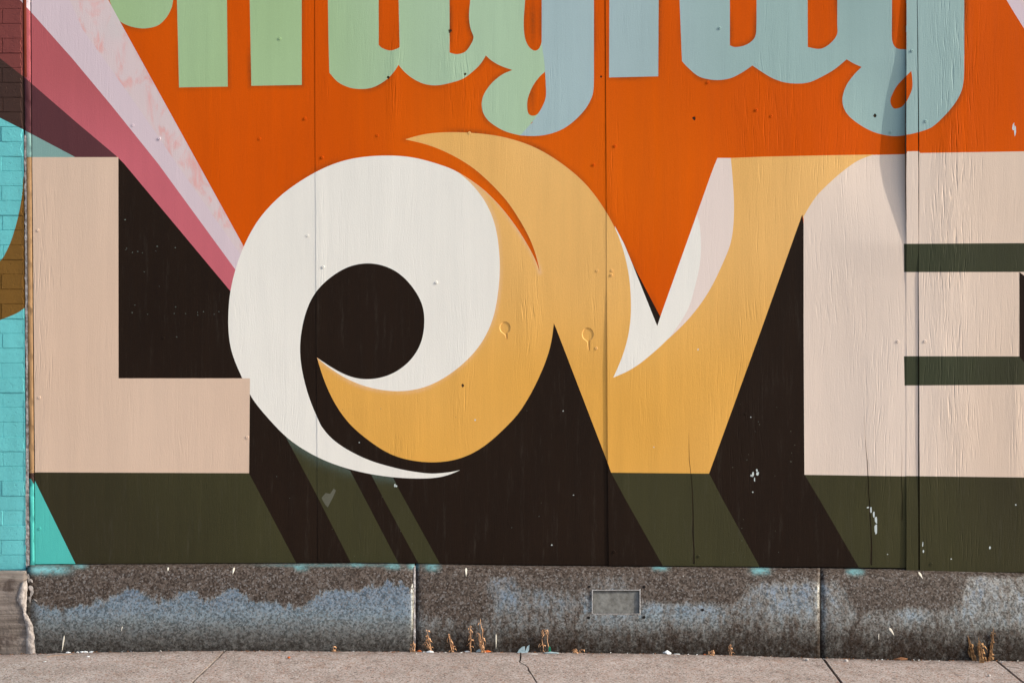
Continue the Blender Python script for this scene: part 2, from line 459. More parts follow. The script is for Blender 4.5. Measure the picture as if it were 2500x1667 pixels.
# fields
art('field', 'orange', [(-400, UP - 40), (3100, UP - 40), (3100, 1450), (-400, 1450)])
art('dark', 'black', [(289, 384), (303, 400), (562, 710), (700, 850), (1345, 775), (1360, 775), (1600, 900), (1800, 800), (1958.5, 524),
                      (1985, 700), (2200, 1100), (3100, 1100), (3100, 1450), (60, 1450), (60, 1150), (289, 1100)])
# green and blue lettering
art('drop', 'green', [(240, UP), (267, 0)] + crv([(283, 46), (305, 60), (330, 68), (356, 70), (385, 63), (405, 45), (418, 22), (423, 0)]) + [(423, UP)])
art('stem_a', 'green', [(428, UP), (432, 0), (437, 214), (556, 212), (554, 0), (552, UP)])
art('stem_b', 'green', [(606, UP), (609.5, 0), (613.6, 210), (736.7, 208), (736.5, 0), (736, UP)])
art('wave_b', 'blue', [(1300, UP), (1300, 100), (1300, 300), (1262, 328)]
    + crv([(1270, 331), (1302.6, 332.5), (1335, 329), (1370.6, 317), (1400.5, 296.6), (1428, 268), (1444, 239.5), (1449, 217.7), (1450, 190)]) + [(1450, UP)])
art('wave_a', 'green', [(800, UP), (800.4, 0), (802, 109), (804, 178)]
    + crv([(804, 178), (824, 200), (851, 213.6), (881, 218), (911, 213.6), (941, 197), (960, 178), (973, 159)])
    + crv([(973, 159), (987, 175.5), (1009, 193), (1036, 205.5), (1066, 209), (1099, 203), (1131.6, 192), (1159, 171), (1175, 154), (1186, 136)])
    + crv([(1186, 136), (1202, 150), (1224, 162), (1251, 171.5)])
    + crv([(1251, 171.5), (1227, 182), (1205, 199), (1189, 218), (1179, 237), (1176, 257), (1180.5, 277.5), (1194, 296.6), (1219, 314), (1242, 324), (1270, 331)])
    + [(1292, 307), (1313.5, 280), (1331, 237), (1331, 174), (1327.6, 141.5), (1322.5, 109), (1322.5, UP)])
art('field', 'orange', [(924, UP), (924.5, 110)] + crv([(924.5, 110), (933, 118), (952, 124), (968, 120), (975.6, 115.6)]) + [(973, 0), (973, UP)])
art('field', 'orange', [(1097.5, UP), (1097.5, 129)] + crv([(1097.5, 129), (1115, 133), (1134, 128), (1146.5, 114), (1156, 92.5), (1149, 71), (1145, 41), (1148, 0)]) + [(1148, UP)])
art('field', 'orange', [(1284, UP)] + crv([(1282, 0), (1278.6, 54), (1281, 90), (1290, 113), (1304, 124), (1315, 120), (1321.6, 106), (1322.5, 90)]) + [(1322.5, UP)])
art('field', 'orange', crv([(1330.6, 175.5), (1315, 190.5), (1300, 212), (1289, 239.5), (1287, 261), (1290, 277.5), (1300, 283), (1312, 279), (1324, 261), (1332.5, 237), (1332.5, 207), (1330.6, 175.5)]))
art('stem_c', 'blue', [(1488, UP), (1487.6, 0), (1487, 189.7), (1607, 187), (1608, 0), (1608, UP)])
art('wave_c', 'blue', [(1657, UP), (1659, 0), (1665, 149.7)]
    + crv([(1665, 149.7), (1681, 167), (1708, 188), (1746, 196), (1781.5, 192), (1811, 178), (1837, 160.5)])
    + crv([(1837, 160.5), (1860, 176), (1887, 192), (1917, 202), (1950, 204.6), (1977, 201), (2004, 189), (2037, 170), (2067, 145.6)])
    + crv([(2067, 145.6), (2086, 156.5), (2103.5, 164)])
    + crv([(2103.5, 164), (2086, 182), (2069.5, 204), (2060, 226), (2057, 247.6), (2063, 269), (2078, 288), (2105, 307.5), (2132, 321), (2159, 328.7),
           (2186.5, 332), (2216, 329), (2246, 322), (2276, 310), (2306, 283), (2331, 253), (2347, 223), (2353, 190.5), (2354, 150)]) + [(2354, UP)])
art('field', 'orange', [(1782, UP), (1782, 111.6)] + crv([(1782, 111.6), (1795, 115.6), (1817, 112), (1836, 100.7), (1845.4, 84), (1847, 50)]) + [(1847, UP)])
art('field', 'orange', [(1971, UP), (1972, 115.6)] + crv([(1972, 115.6), (1996, 120), (2012, 117), (2031, 103), (2043.7, 84), (2044, 60)]) + [(2044, UP)])
art('field', 'orange', [(2176.5, UP)] + crv([(2176.5, 60), (2177, 95), (2182, 111.6), (2192, 120), (2213, 121.6)]) + [(2213, UP)])
art('field', 'orange', crv([(2224.6, 174), (2205.6, 193), (2189, 212), (2178, 234), (2175, 247.6), (2180, 261), (2189, 265), (2205.6, 258.5), (2219, 237), (2227, 215), (2227, 190.5), (2224.6, 174)]))
# rays
A = [(115, UP), (264, 0), (291, 50), (484, 400), (594, 600), (620, 645)]
B = [(0, UP), (170, 0), (201, 71), (288, 193), (389, 337), (431, 400), (585, 618), (612, 655)]
C = [(-150, UP), (48, 0), (72, 26), (177, 144), (272, 258), (386, 400), (573, 656), (600, 690)]
Dd = [(-400, -220), (0, 143), (58, 188), (190, 302), (284, 381), (303, 400), (562, 710), (590, 740)]
E = [(-400, 90), (0, 288), (65, 321), (182, 383), (182, 386)]
art('ray_a', 'marble', A + B[::-1])
art('ray_b', 'lilac', B + C[::-1])
art('ray_c', 'pink', C + Dd[::-1])
art('ray_d', 'plum', Dd[:5] + [(286, 386)] + E[::-1])
art('ray_e', 'teal', E + [(60, 386), (-400, 400)])
art('ray_f', 'lilac', [(2457, 0), (2470, 22), (2500, 70), (2560, 168), (2640, 300), (2760, 300), (2700, UP), (2305, UP)])
art('ray_g', 'marble', [(2488, 0), (2520, 60), (2620, 230), (2800, 230), (2800, UP), (2350, UP)])
# long oblique shadows under the letters
art('shade_a', 'aqua', [(60, 1152), (75, 1152), (184, 1375), (196, 1400), (60, 1400)])
art('shade_l', 'olive', [(75, 1150), (608, 1155), (723, 1373), (740, 1406), (200, 1406), (184, 1375)])
art('shade_o', 'olive', [(697.6, 1066), (769, 1200), (856, 1372), (874, 1406), (990, 1406), (972, 1373), (882, 1200), (855, 1149)])
art('shade_p', 'olive', [(906, 1158), (938, 1220), (1020.5, 1373), (1038, 1406), (1091, 1406), (1072.6, 1373), (977, 1200), (957, 1160)])
art('shade_v', 'olive', [(1491.7, 1153), (1528, 1220), (1617.6, 1378.7), (1633, 1406), (1868, 1406), (1853, 1379.6), (1765, 1220), (1731, 1155)])
art('shade_e', 'olive', [(1964, 1158), (2001.5, 1220), (2094, 1380), (2110, 1410), (3100, 1410), (3100, 1160)])
# the big O
OUT_L = [(1123.4, 1147), (1099, 1159), (1069, 1167), (1028, 1168.7), (974, 1166.8), (919, 1160.5), (865, 1149.7), (810.5, 1132), (772, 1115.6), (729, 1090), (697.6, 1068),
         (666, 1034), (623, 985), (610, 966), (592, 923), (577, 892.5), (564.6, 860), (558, 827), (556, 781), (559, 734.7), (562, 710), (573, 656), (594, 600), (617.7, 555),
         (637, 527), (661, 500.7), (688, 473.5), (720.7, 450), (769, 419), (811, 400.5), (851, 388), (892, 381.5), (946.5, 379), (987, 381), (1022.7, 386.4), (1062, 398), (1104, 412), (1118, 420)]
OUT_R = [(1118, 420), (1137, 435), (1159, 457), (1180.5, 484), (1197, 514), (1210.5, 549.7), (1217, 590.5), (1220, 631), (1221, 658.5), (1218.6, 694), (1213, 740), (1205, 778), (1192, 808),
         (1178, 835), (1159, 860), (1137, 883), (1110, 906), (1077, 928), (1042, 945.6), (1001, 955), (960, 956.5), (919, 951), (878.5, 940), (843, 924), (810.5, 903), (791, 888.4), (774, 873)]
TAIL = [(774, 1017.7), (786, 1042), (808, 1068), (838, 1091), (878.5, 1113), (919, 1129), (974, 1144), (1014.6, 1151.6), (1055, 1155.6), (1096, 1152.4), (1123.4, 1147)]
art('letter_o', 'white', scrv(OUT_L + OUT_R[1:]) + [(770, 900)] + crv(TAIL))
CTR_L = [(897.6, 641), (859.5, 646), (832, 658.5), (797, 683), (771, 709), (756, 737), (745, 764.6), (738, 795), (731.6, 832.7), (731.6, 868), (737, 909), (749, 955), (761.5, 990.5)] + TAIL
CTR_B = [(774, 873), (790, 884), (810.5, 898), (837.7, 913), (865, 924), (897.6, 928), (935.6, 922.4), (965.6, 910), (993, 890), (1012, 869), (1028, 841), (1035, 813.6), (1037, 781), (1035, 756.5),
         (1028, 730.6), (1006, 696.6), (982, 672), (957, 654), (922, 644), (897.6, 641)]
art('dark', 'black', scrv(CTR_B + CTR_L[1:]) + [(1100, 1110), (1000, 1050), (850, 960)])
O_LOW = [(774, 873), (783, 906), (794, 936), (810.5, 974), (827, 1001), (851, 1034), (873, 1054), (906, 1080), (938, 1102), (968, 1115.6), (1001, 1124), (1044.5, 1129.8), (1082.6, 1128), (1118, 1122),
         (1156, 1107.5), (1191, 1084), (1224, 1054), (1253, 1024), (1267, 1009.5), (1294, 967), (1313.5, 928), (1332.5, 884), (1343, 852), (1350, 816), (1352, 789)]
V_WHITE_L = [(1497, 921.6), (1515, 884), (1528, 846), (1536, 812), (1540.7, 775.5), (1541, 740), (1539, 694), (1534, 661), (1526, 623), (1515, 588), (1501, 552)]
O_TOP = [(1501, 552), (1479.5, 517), (1457.7, 481.6), (1430.5, 449), (1403, 423), (1376, 402.7), (1349, 383.7), (1313.5, 362), (1275, 347), (1240, 337), (1205, 329), (1150.6, 324), (1096, 321.6), (1044.5, 325), (1014.6, 332.5), (989.5, 340.7)]
O_IN = [(989.5, 340.7), (1022.7, 348), (1044.5, 353.7), (1082.6, 367), (1123.4, 389), (1155, 409), (1178, 428.6), (1216, 465), (1242, 495), (1256, 517), (1275, 547), (1291.7, 577), (1305, 609.5), (1313.5, 639.5), (1318, 665)]
O_BACK = [(1318, 665), (1312, 645), (1302.6, 623), (1281, 585), (1260, 553), (1240, 525), (1205, 484), (1178, 460), (1150.6, 439.5), (1118, 420)]
VWL = scrv(V_WHITE_L + O_TOP[1:]); VWL = VWL[:len(V_WHITE_L) * 6 - 5]
# the V
art('letter_v', 'ochre', [(1352, 789), (1357, 800), (1482, 1125), (1491.7, 1153), (1731, 1155.6), (1860.4, 800), (1958.5, 524), (1965, 545), (2000, 490), (2140, 390), (2134, 377), (1860, 383), (1784, 386), (1745, 400), (1612, 773), (1541, 740), (1450, 760)])
OR = scrv(OUT_L + OUT_R[1:]); OR = OR[min(range(len(OR)), key=lambda i: abs(OR[i][0] - 1118) + abs(OR[i][1] - 420)):]
art('letter_o', 'ochre', scrv(O_LOW) + [(1400, 830), (1497, 921.6)] + scrv(V_WHITE_L + O_TOP[1:]) + scrv(O_IN) + scrv(O_BACK) + OR)
PALE_R = [(1784, 386), (1785.6, 400), (1789.7, 449), (1792, 490), (1792, 536), (1787, 585), (1776, 617.7), (1754, 666.7), (1732.5, 710), (1702.6, 753.7), (1668, 794), (1632, 826), (1607, 850), (1566.5, 884), (1534, 905), (1497, 921.6)]
art('letter_v', 'pale', [(1751.5, 386)] + scrv(PALE_R, 6, 20) + VWL[:-1] + [(1501, 552), (1524, 596), (1542, 639.5), (1604.6, 796), (1612, 773), (1738, 420)])
art('letter_v', 'white', [(1702, 524)] + crv([(1702, 524), (1708, 547), (1711, 585), (1711, 618), (1707, 656), (1697, 699), (1683.5, 745.6), (1664.5, 781), (1636, 822)])
    + crv([(1636, 822), (1607, 850), (1566.5, 884), (1534, 905), (1497, 921.6)]) + VWL[:-1] + [(1501, 552), (1524, 596), (1542, 639.5), (1604.6, 796), (1612, 773)])
art('dark', 'black', [(1542, 639.5), (1604.6, 796), (1612, 773)])
# the L
art('letter_l', 'beige', [(50, 384), (289, 384), (289.4, 923.3), (610.3, 923.3), (608, 1154.6), (50, 1152.4)])
# the E
art('letter_e', 'blush', crv([(1962, 529), (1977, 503), (1996, 476), (2023, 449), (2050.5, 424.5), (2083, 400), (2105, 388), (2132, 378)])
    + [(2213, 376), (2215, 370), (2244, 369.5), (2246, 374), (2500, 370), (3100, 362), (3100, 1172), (2500, 1165), (1964, 1158.6), (1963, 1000), (1962, 800)])
art('bar', 'bottle', [(2205, 595.4), (2500, 593.7), (3100, 590), (3100, 660), (2488.6, 664), (2206, 664.4)])
art('bar', 'bottle', [(2205.5, 869.4), (2488.6, 869.9), (3100, 871), (3100, 938), (2500, 939), (2207, 941)])
art('dark', 'black', [(2488.6, 664), (2510, 680), (2560, 700), (3100, 700), (3100, 905), (2520, 905), (2500, 884), (2488.6, 869.9)])
# brick pier paint
art('ring', 'brown', [(70, 425), (62, 425)] + crv([(57, 432.6), (51.7, 492.5), (41, 541.5), (27, 588), (13.6, 617.7), (0, 637), (-60, 690), (-160, 720)])
    + crv([(-160, 830), (-60, 800), (0, 781), (41, 764.6), (64, 748), (70, 742)]))
# chips, scuffs and spatter
def blob(x, y, rx, ry, n=7, el='chip', paint='fleck', rot=0.0):
    p = []
    for i in range(n):
        a = 2 * math.pi * i / n; r = random.uniform(0.6, 1.15)
        dx, dy = rx * r * math.cos(a), ry * r * math.sin(a)
        p.append((x + dx * math.cos(rot) - dy * math.sin(rot), y + dx * math.sin(rot) + dy * math.cos(rot)))
    art(el, paint, p)
for x, y, rx, ry in [(1848, 1148, 3, 5), (1838, 1158, 3, 8), (1850, 1156, 4, 5), (1842, 1170, 2, 6), (1834, 1160, 2, 4), (1833, 1018, 1.6, 1.6), (1347, 1330, 2, 2),
                     (2138, 1268, 3.5, 11), (2138, 1290, 4, 14), (2133, 1255, 2.4, 9), (2126, 1243, 2.5, 9), (2118, 1238, 4, 2.5), (2253, 1328, 1.6, 8), (2254, 1345, 2, 4),
                     (2322, 1364, 2, 2), (2417, 1337, 3, 4), (2480, 1232, 2, 2), (2166, 1352, 1.6, 1.6), (1160, 1025, 3, 3), (964, 1184, 2.5, 5), (968, 1186, 3, 3), (2474, 310, 3, 12), (2478, 322, 3, 14),
                     (877, 1080, 1.6, 1.6), (1375, 1003, 1.5, 1.5), (1400, 1208, 2, 1.6), (1838, 1201, 2, 1.6), (399, 825, 3, 2.5), (1704, 853, 1.8, 2.4), (1596, 1091, 1.5, 1.5)]:
    blob(x, y, rx, ry)
art('chip', 'dim', [(785, 1215), (795, 1203), (806, 1205), (815, 1192), (820, 1197), (812, 1215), (800, 1238), (793, 1230)])
for i in range(30):
    x = random.uniform(295, 555); y = random.choice([random.gauss(765, 3), random.gauss(614, 9), random.uniform(420, 920)])
    if y < 400 + (x - 303) * 1.2 + 14 or x > 545: continue
    blob(x, y, random.uniform(0.8, 2.4), random.uniform(0.7, 1.3), 5, paint='speck')
for i in range(40):
    x = random.choice([random.uniform(620, 1480), random.uniform(1780, 1950)]); y = random.uniform(960, 1360)
    blob(x, y, random.uniform(0.6, 1.3), random.uniform(0.7, 1.6), 5, paint=random.choice(['dim', 'dim', 'speck']))

def paint_at(x, y):
    for el, pm, pl in reversed(ART):
        if el != 'chip' and inside(pl, x, y): return pm
    return 'orange'

NAMES = {'field': ('painted_background', None), 'dark': ('painted_dark_field', None), 'chip': ('paint_chip', None),
         'drop': ('painted_letter', 'pale green rounded drop of the upper lettering'),
         'stem_a': ('painted_letter', 'pale green upright stroke beside the marbled ray'), 'stem_b': ('painted_letter', 'pale green upright stroke next to the panel seam'),
         'wave_a': ('painted_letter', 'pale green scalloped script letters'), 'wave_b': ('painted_letter', 'grey blue half of the curled script letter'),
         'stem_c': ('painted_letter', 'grey blue upright stroke'), 'wave_c': ('painted_letter', 'grey blue scalloped script letters with hooked tail'),
         'ray_a': ('painted_ray', 'marbled white and pink ray'), 'ray_b': ('painted_ray', 'pale lilac ray'), 'ray_c': ('painted_ray', 'rose pink ray'),
         'ray_d': ('painted_ray', 'dark plum ray'), 'ray_e': ('painted_ray', 'grey teal wedge under the plum ray'), 'ray_f': ('painted_ray', 'lilac ray edge'), 'ray_g': ('painted_ray', 'marbled ray'),
         'shade_a': ('painted_wedge', 'turquoise wedge at the foot of the board'), 'shade_l': ('painted_shadow', 'dark olive slanted shadow of the L'),
         'shade_o': ('painted_shadow', 'broad dark olive slanted stripe under the O'), 'shade_p': ('painted_shadow', 'narrow dark olive slanted stripe under the O'),
         'shade_v': ('painted_shadow', 'dark olive slanted shadow of the V'), 'shade_e': ('painted_shadow', 'dark olive slanted shadow of the E'),
         'letter_o': ('painted_letter', 'white and ochre swirling letter O'), 'letter_v': ('painted_letter', 'ochre letter V with white highlight'),
         'letter_l': ('painted_letter', 'beige block letter L'), 'letter_e': ('painted_letter', 'pale pink block letter E'), 'bar': ('painted_bar', 'dark green bar of the letter E'),
         'ring': ('painted_ring', 'brown ring segment')}

# overspray follows these outlines
def segs(lines):
    a, b = [], []
    for L in lines:
        for p, q in zip(L[:-1], L[1:]):
            n = max(1, int(math.hypot(q[0] - p[0], q[1] - p[1]) / 6))
            for k in range(n):
                t = k / n; a.append((p[0] + (q[0] - p[0]) * t, p[1] + (q[1] - p[1]) * t))
    return np.array(a)
upper = [pl + [pl[0]] for el, pm, pl in ART if el in ('drop', 'stem_a', 'stem_b', 'wave_a', 'wave_b', 'stem_c', 'wave_c')]
holes = [pl for el, pm, pl in ART if el == 'field'][1:]
S_DARK = segs(upper + holes + [crv(O_TOP), crv(O_IN), [(1501, 552), (1612, 773)], crv(OUT_L)[100:]])
S_PALE = segs([crv(OUT_R), crv(O_BACK)])
S_TAIL = segs([crv(OUT_L)[:55]])
S_BROWN = segs([[(57, 432.6), (27, 588), (0, 637)]])
def near(pts, S, r):
    out = np.full(len(pts), 1e6)
    pts = np.asarray(pts)
    for i in range(0, len(pts), 4000):
        q = pts[i:i + 4000]
        d = np.sqrt(((q[:, None, :] - S[None, :, :]) ** 2).sum(2)).min(1)
        out[i:i + 4000] = d
    return out

def vnoise(x, y, s, o=0.0): return noise.noise(Vector((x / s, y / s, o)))

GRAIN = [(1495, 430, 22, 150, 1.0), (2060, 560, 90, 300, 0.8), (1890, 380, 60, 300, 0.5), (1810, 950, 60, 300, 0.8), (2330, 250, 50, 260, 1.6), (2320, 560, 60, 220, 1.0), (2330, 800, 70, 250, 1.0),
         (2480, 1000, 20, 250, 1.2), (2330, 1050, 60, 200, 1.0), (2150, 1050, 60, 250, 0.8), (1290, 760, 30, 130, 0.9), (975, 1110, 30, 60, 0.9), (970, 120, 20, 120, 0.7), (1100, 110, 25, 130, 0.9),
         (1145, 230, 40, 80, 0.8), (795, 220, 14, 60, 1.0), (960, 260, 14, 120, 0.8), (100, 800, 30, 500, 0.7), (480, 1080, 40, 160, 0.4), (1130, 950, 25, 90, 0.8), (1440, 720, 25, 110, 0.8),
         (870, 1280, 40, 80, 0.8), (1820, 300, 70, 80, 0.5), (1360, 150, 40, 120, 0.4), (2330, 1280, 70, 150, 0.8), (660, 1060, 40, 100, 0.5), (780, 560, 12, 160, 0.6), (1560, 980, 40, 200, 0.3)]
def grain_at(x, y):
    g = 0.42
    for gx, gy, rx, ry, a in GRAIN: g += a * np.exp(-((x - gx) / rx) ** 2 - ((y - gy) / ry) ** 2)
    return g

# ------------------------------------------------------------------ large structure: ground, road, pavement
def zg(X):
    px = X * F / (D - 0.13) + CX
    t = max(0.0, min(1.0, (px - 1250) / 1250))
    z = -0.036 * (t * t * (3 - 2 * t))
    if px > 2500: z -= 0.02 * (px - 2500) / 1250
    if px < 600: z += 0.006 - 0.016 * min(1.0, (600 - px) / 600) ** 2
    elif px < 1250: z += 0.006 * (1250 - px) / 650
    return z

v, f = [(-600, -600, -0.35), (600, -600, -0.35), (600, 600, -0.35), (-600, 600, -0.35)], [(0, 1, 2, 3)]
tag(mesh_obj('ground', v, f, M['earth']), kind='structure')
v, f = box_vf(-30, 30, -11.0, -3.0, -0.34, -0.19)
tag(mesh_obj('road', v, f, M['asphalt']), kind='structure')
v, f = box_vf(-30, 30, -2.98, 0.4, -0.33, -0.09)
tag(mesh_obj('pavement_bed', v, f, M['soil']), kind='structure')
v, f = box_vf(-30, 30, -3.0, -2.82, -0.33, -0.045)
tag(mesh_obj('kerb', v, f, M['walk']), kind='structure')

WALK = empty('pavement', (0, -0.2, 0)); tag(WALK, kind='structure')
EDGE = -0.134
def jl(p0, p1, Yend=-2.8):
    """joint line seen through two photo points, followed out over the pavement"""
    a = on_ground(*p0, zg((p0[0] - CX) * D / F)); b = on_ground(*p1, zg((p1[0] - CX) * D / F))
    d = b - a; t = (Yend - a.y) / d.y
    return (a.x + d.x * (EDGE - a.y) / d.y, EDGE), (a.x + d.x * t, Yend)
def slab(left, right, y0=EDGE, y1=-2.8, g=0.006, cracks=(), name='slab', ragged=0.013):
    (lx0, _), (lx1, _) = left; (rx0, _), (rx1, _) = right
    n = max(2, int(abs(rx0 - lx0) / 0.025))
    top = []
    for i in range(n + 1):
        t = i / n; x = lx0 + g + (rx0 - lx0 - 2 * g) * t
        top.append((x, y0 - abs(vnoise(x * 1000, 0, 60, 3.0)) * ragged * 1.4 - abs(vnoise(x * 1000, 5, 17, 1.0)) * ragged * 0.6))
    lf = [(lx1 + g + (lx0 - lx1) * t + vnoise(t * 900, lx0 * 50, 30) * 0.003 * (t > 0.01), y1 + (y0 - y1) * t) for t in np.linspace(0, 0.995, 70)]
    rt = [(rx1 - g + (rx0 - rx1) * t + vnoise(t * 900, rx0 * 50, 30) * 0.003 * (t > 0.01), y1 + (y0 - y1) * t) for t in np.linspace(0.995, 0, 70)]
    bound = lf + top + rt
    K = 1000.0
    st = [(x * K, y * K) for x in np.arange(min(lx0, lx1), max(rx0, rx1), 0.09) for y in np.arange(y0, y1, -0.09)]
    bnd = [(x * K, y * K) for x, y in bound]
    vs, tr, tops = cdt(bnd, [[(x * K, y * K) for x, y in c] for c in cracks], st)
    keep = [t for t, p in zip(tr, tops) if p < 0]
    verts = [(x / K, y / K, zg(x / K) + vnoise(x, y, 260) * 0.002) for x, y in vs]
    faces = [t if area([vs[i] for i in t]) > 0 else t[::-1] for t in keep]
    cnt = {}
    for t in faces:
        for a, b in ((t[0], t[1]), (t[1], t[2]), (t[2], t[0])): cnt[(a, b)] = 1
    for (a, b) in [e for e in cnt if (e[1], e[0]) not in cnt]:
        s = len(verts); verts += [verts[a], verts[b], (verts[b][0], verts[b][1], verts[b][2] - 0.07), (verts[a][0], verts[a][1], verts[a][2] - 0.07)]
        faces.append((s, s + 3, s + 2, s + 1))
    return mesh_obj(name, verts, faces, M['walk'], WALK, base=WALK.location)
J0 = ((-6.0, EDGE), (-6.0, -2.8)); J1 = jl((553, 1587), (470, 1667)); J1 = (J1[0], (J1[1][0] * 0.35 + J1[0][0] * 0.65, -2.8))
J2 = jl((2007, 1602), (2054, 1667)); J3 = jl((2432, 1611), (2500, 1667)); J4 = ((J3[0][0] + 1.5, EDGE), (J3[0][0] + 1.5, -2.8)); J5 = ((6.0, EDGE), (6.0, -2.8))
ck = [(1271, 1586), (1271, 1602), (1269, 1614), (1283, 1622), (1290, 1627), (1291, 1634), (1300, 1646), (1306, 1656), (1311, 1663), (1316, 1672), (1330, 1690)]
cp = [on_ground(*p, 0.002) for p in ck]
# the photographed slope of the first joint holds only close to the wall
a = on_ground(553, 1587, 0.0); b = on_ground(470, 1667, 0.0)
crack = [(p.x - 0.0022 - 0.001 * (i % 3), min(p.y, 0.05)) for i, p in enumerate(cp)] + [(p.x + 0.0022 + 0.001 * (i % 2), min(p.y, 0.05)) for i, p in list(enumerate(cp))[::-1]]
J1 = ((a.x, EDGE), (a.x + (b.x - a.x) / (b.y - a.y) * (-2.8 - EDGE) * 0.999, -2.8))
slab(J0, J1, g=0.006)
slab(J1, J2, g=0.0055, cracks=[crack])
slab(J2, J3, g=0.0058)
slab(J3, J4, g=0.0058)
slab(J4, J5, g=0.0058)

# soil packed into the joints and along the wall
def joint_soil(J, w_=0.02):
    (x0, y0), (x1, y1) = J; vs, fs = [], []
    for i, t in enumerate(np.linspace(0, 1, 60)):
        x = x0 + (x1 - x0) * t; y = y0 + (y1 - y0) * t
        for sg in (-1, 1): vs.append((x + sg * w_ / 2, y, zg(x) - 0.008 + 0.003 * vnoise(t * 900, sg, 20)))
    for i in range(59): fs.append((i * 2, i * 2 + 2, i * 2 + 3, i * 2 + 1))
    mesh_obj('joint_soil', vs, fs, M['soil'], WALK, base=WALK.location)
for J in (J1, J2, J3): joint_soil(J)
vs, fs = [], []
for i, x in enumerate(np.linspace(-2.6, 3.2, 400)):
    for yy, dz in ((EDGE + 0.02, -0.002), (EDGE - 0.03, -0.010)): vs.append((x, yy, zg(x) + dz + 0.003 * vnoise(x * 1000, yy * 1000, 22)))
for i in range(399): fs.append((i * 2, i * 2 + 1, i * 2 + 3, i * 2 + 2))
mesh_obj('joint_soil', vs, fs, M['soil'], WALK, base=WALK.location)

# ------------------------------------------------------------------ the wall behind
z_top = P(0, UP - 20).z
v, f = box_vf(-7.0, 7.0, 0.045, 0.30, -0.3, z_top + 0.1)
tag(mesh_obj('backing_wall', v, f, M['rubble'], base=Vector((0, 0.17, -0.3))), 'rough masonry wall behind the painted plywood boards and brick pier', 'wall')

# ------------------------------------------------------------------ plywood boards
def lerp_tab(tab, v):
    return float(np.interp(v, [t[0] for t in tab], [t[1] for t in tab]))
BOT = [(60, 1376.5), (500, 1374), (870, 1372.5), (1100, 1375.5), (1300, 1378.5), (1600, 1380.5), (1860, 1382.5), (2213, 1385)]
def bot(x): return lerp_tab(BOT, x)
HTAB = [(-260, 3), (-8, 5), (145, 12), (238, 22), (292, 26), (396, 30), (442, 26), (504, 17), (592, 4), (700, 1), (1150, 1), (1240, 6), (1400, 7)]
BAT = [(-260, -16), (600, -17), (680, -12.5), (1150, -12.5), (1230, -15), (1400, -16)]
def sstep(a, b, x):
    t = max(0.0, min(1.0, (x - a) / (b - a))); return t * t * (3 - 2 * t)
def depth1(x, y): return 0.0006 * vnoise(x, y, 420, 2)
def depth2(x, y): return -0.0010 + 0.0007 * vnoise(x, y, 420, 5)
def depth3(x, y):
    left = -0.0012 - 0.0034 * sstep(650, 900, y) * (1 - sstep(1480, 1900, x))
    edge = (lerp_tab(BAT, y) + lerp_tab(HTAB, y)) / 1000
    wgt = sstep(1980, 2200, x)
    return (left - 0.0014) * (1 - wgt) + edge * wgt + 0.0006 * vnoise(x, y, 420, 8)
def depth4(x, y): return -0.0165 + 0.001 * vnoise(x, y, 500, 11)

def knot(x, y, r, n=8):
    return [(x + r * random.uniform(0.5, 1.2) * math.cos(2 * math.pi * i / n), y + r * random.uniform(0.6, 1.4) * math.sin(2 * math.pi * i / n)) for i in range(n)]
def slit(pts, w0):
    n = len(pts)
    wd = [w0 * (0.12 + 0.88 * i / (n - 1)) * random.uniform(0.6, 1.2) for i in range(n)]
    return [(p[0] - w_ / 2, p[1]) for p, w_ in zip(pts, wd)] + [(p[0] + w_ / 2, p[1]) for p, w_ in list(zip(pts, wd))[::-1]]
HOLES = [knot(1098, 76, 5), knot(948, 190, 4), knot(1135.5, 181, 3.6), knot(1695, 289, 4.5), knot(2137, 283, 4.6), knot(1129, 941, 4.2), knot(2234, 381, 2.6), knot(1467, 187, 3),
         slit([(1681, 1055), (1682, 1090), (1682.5, 1120), (1686, 1150), (1689, 1180), (1691, 1220), (1692, 1260), (1691.5, 1300), (1694, 1340), (1694, 1376)], 4.2),
         slit([(2109.5, 1015), (2110.5, 1050), (2113, 1090), (2116.5, 1125), (2118.5, 1165), (2120, 1200), (2122, 1235), (2125, 1280), (2127, 1330), (2126, 1378)], 4.0),
         slit([(2200, 1085), (2201, 1120), (2199.5, 1160), (2201, 1200), (2202, 1240), (2201, 1270)], 2.6)]
def boat(x, y, r, tail, lean=0.0):
    p = [(x + r * math.cos(a), y + 1.12 * r * math.sin(a)) for a in np.linspace(math.radians(115), math.radians(425), 20)]
    return p + [(x + r * 0.42 + lean * .3, y + r * 1.25), (x + r * 0.36 + lean, y + r + tail), (x + r * 0.05 + lean, y + r + tail + 1), (x - r * 0.1 + lean * .3, y + r * 1.25)]
PLUGS = [boat(1435, 816, 14.5, 24), boat(1233, 800, 13.5, 14, 2)]
PLUG_C = [(1435, 818), (1233, 802)]
SCREWS = [(324, 306), (389, 339), (744.6, 290), (786.5, 384.5), (633.6, 339), (921, 331), (1500.7, 357), (1449, 403), (1728, 202), (1757, 69), (1846, 269), (1883, 284), (2226, 124.6), (2260, 296),
          (2175.6, 323), (2200, 88), (92.5, 562), (751, 575.5), (789, 651.7), (1065.4, 689.8), (1457.7, 661), (1493.6, 660.7), (1493, 671.5), (398.6, 825), (96, 970), (603.5, 1067), (1456, 850),
          (2190, 833), (2258, 833), (1499, 1346), (1706, 1357), (2274, 1376), (97, 1290), (683, 95), (1146, 325), (1820, 1010)]

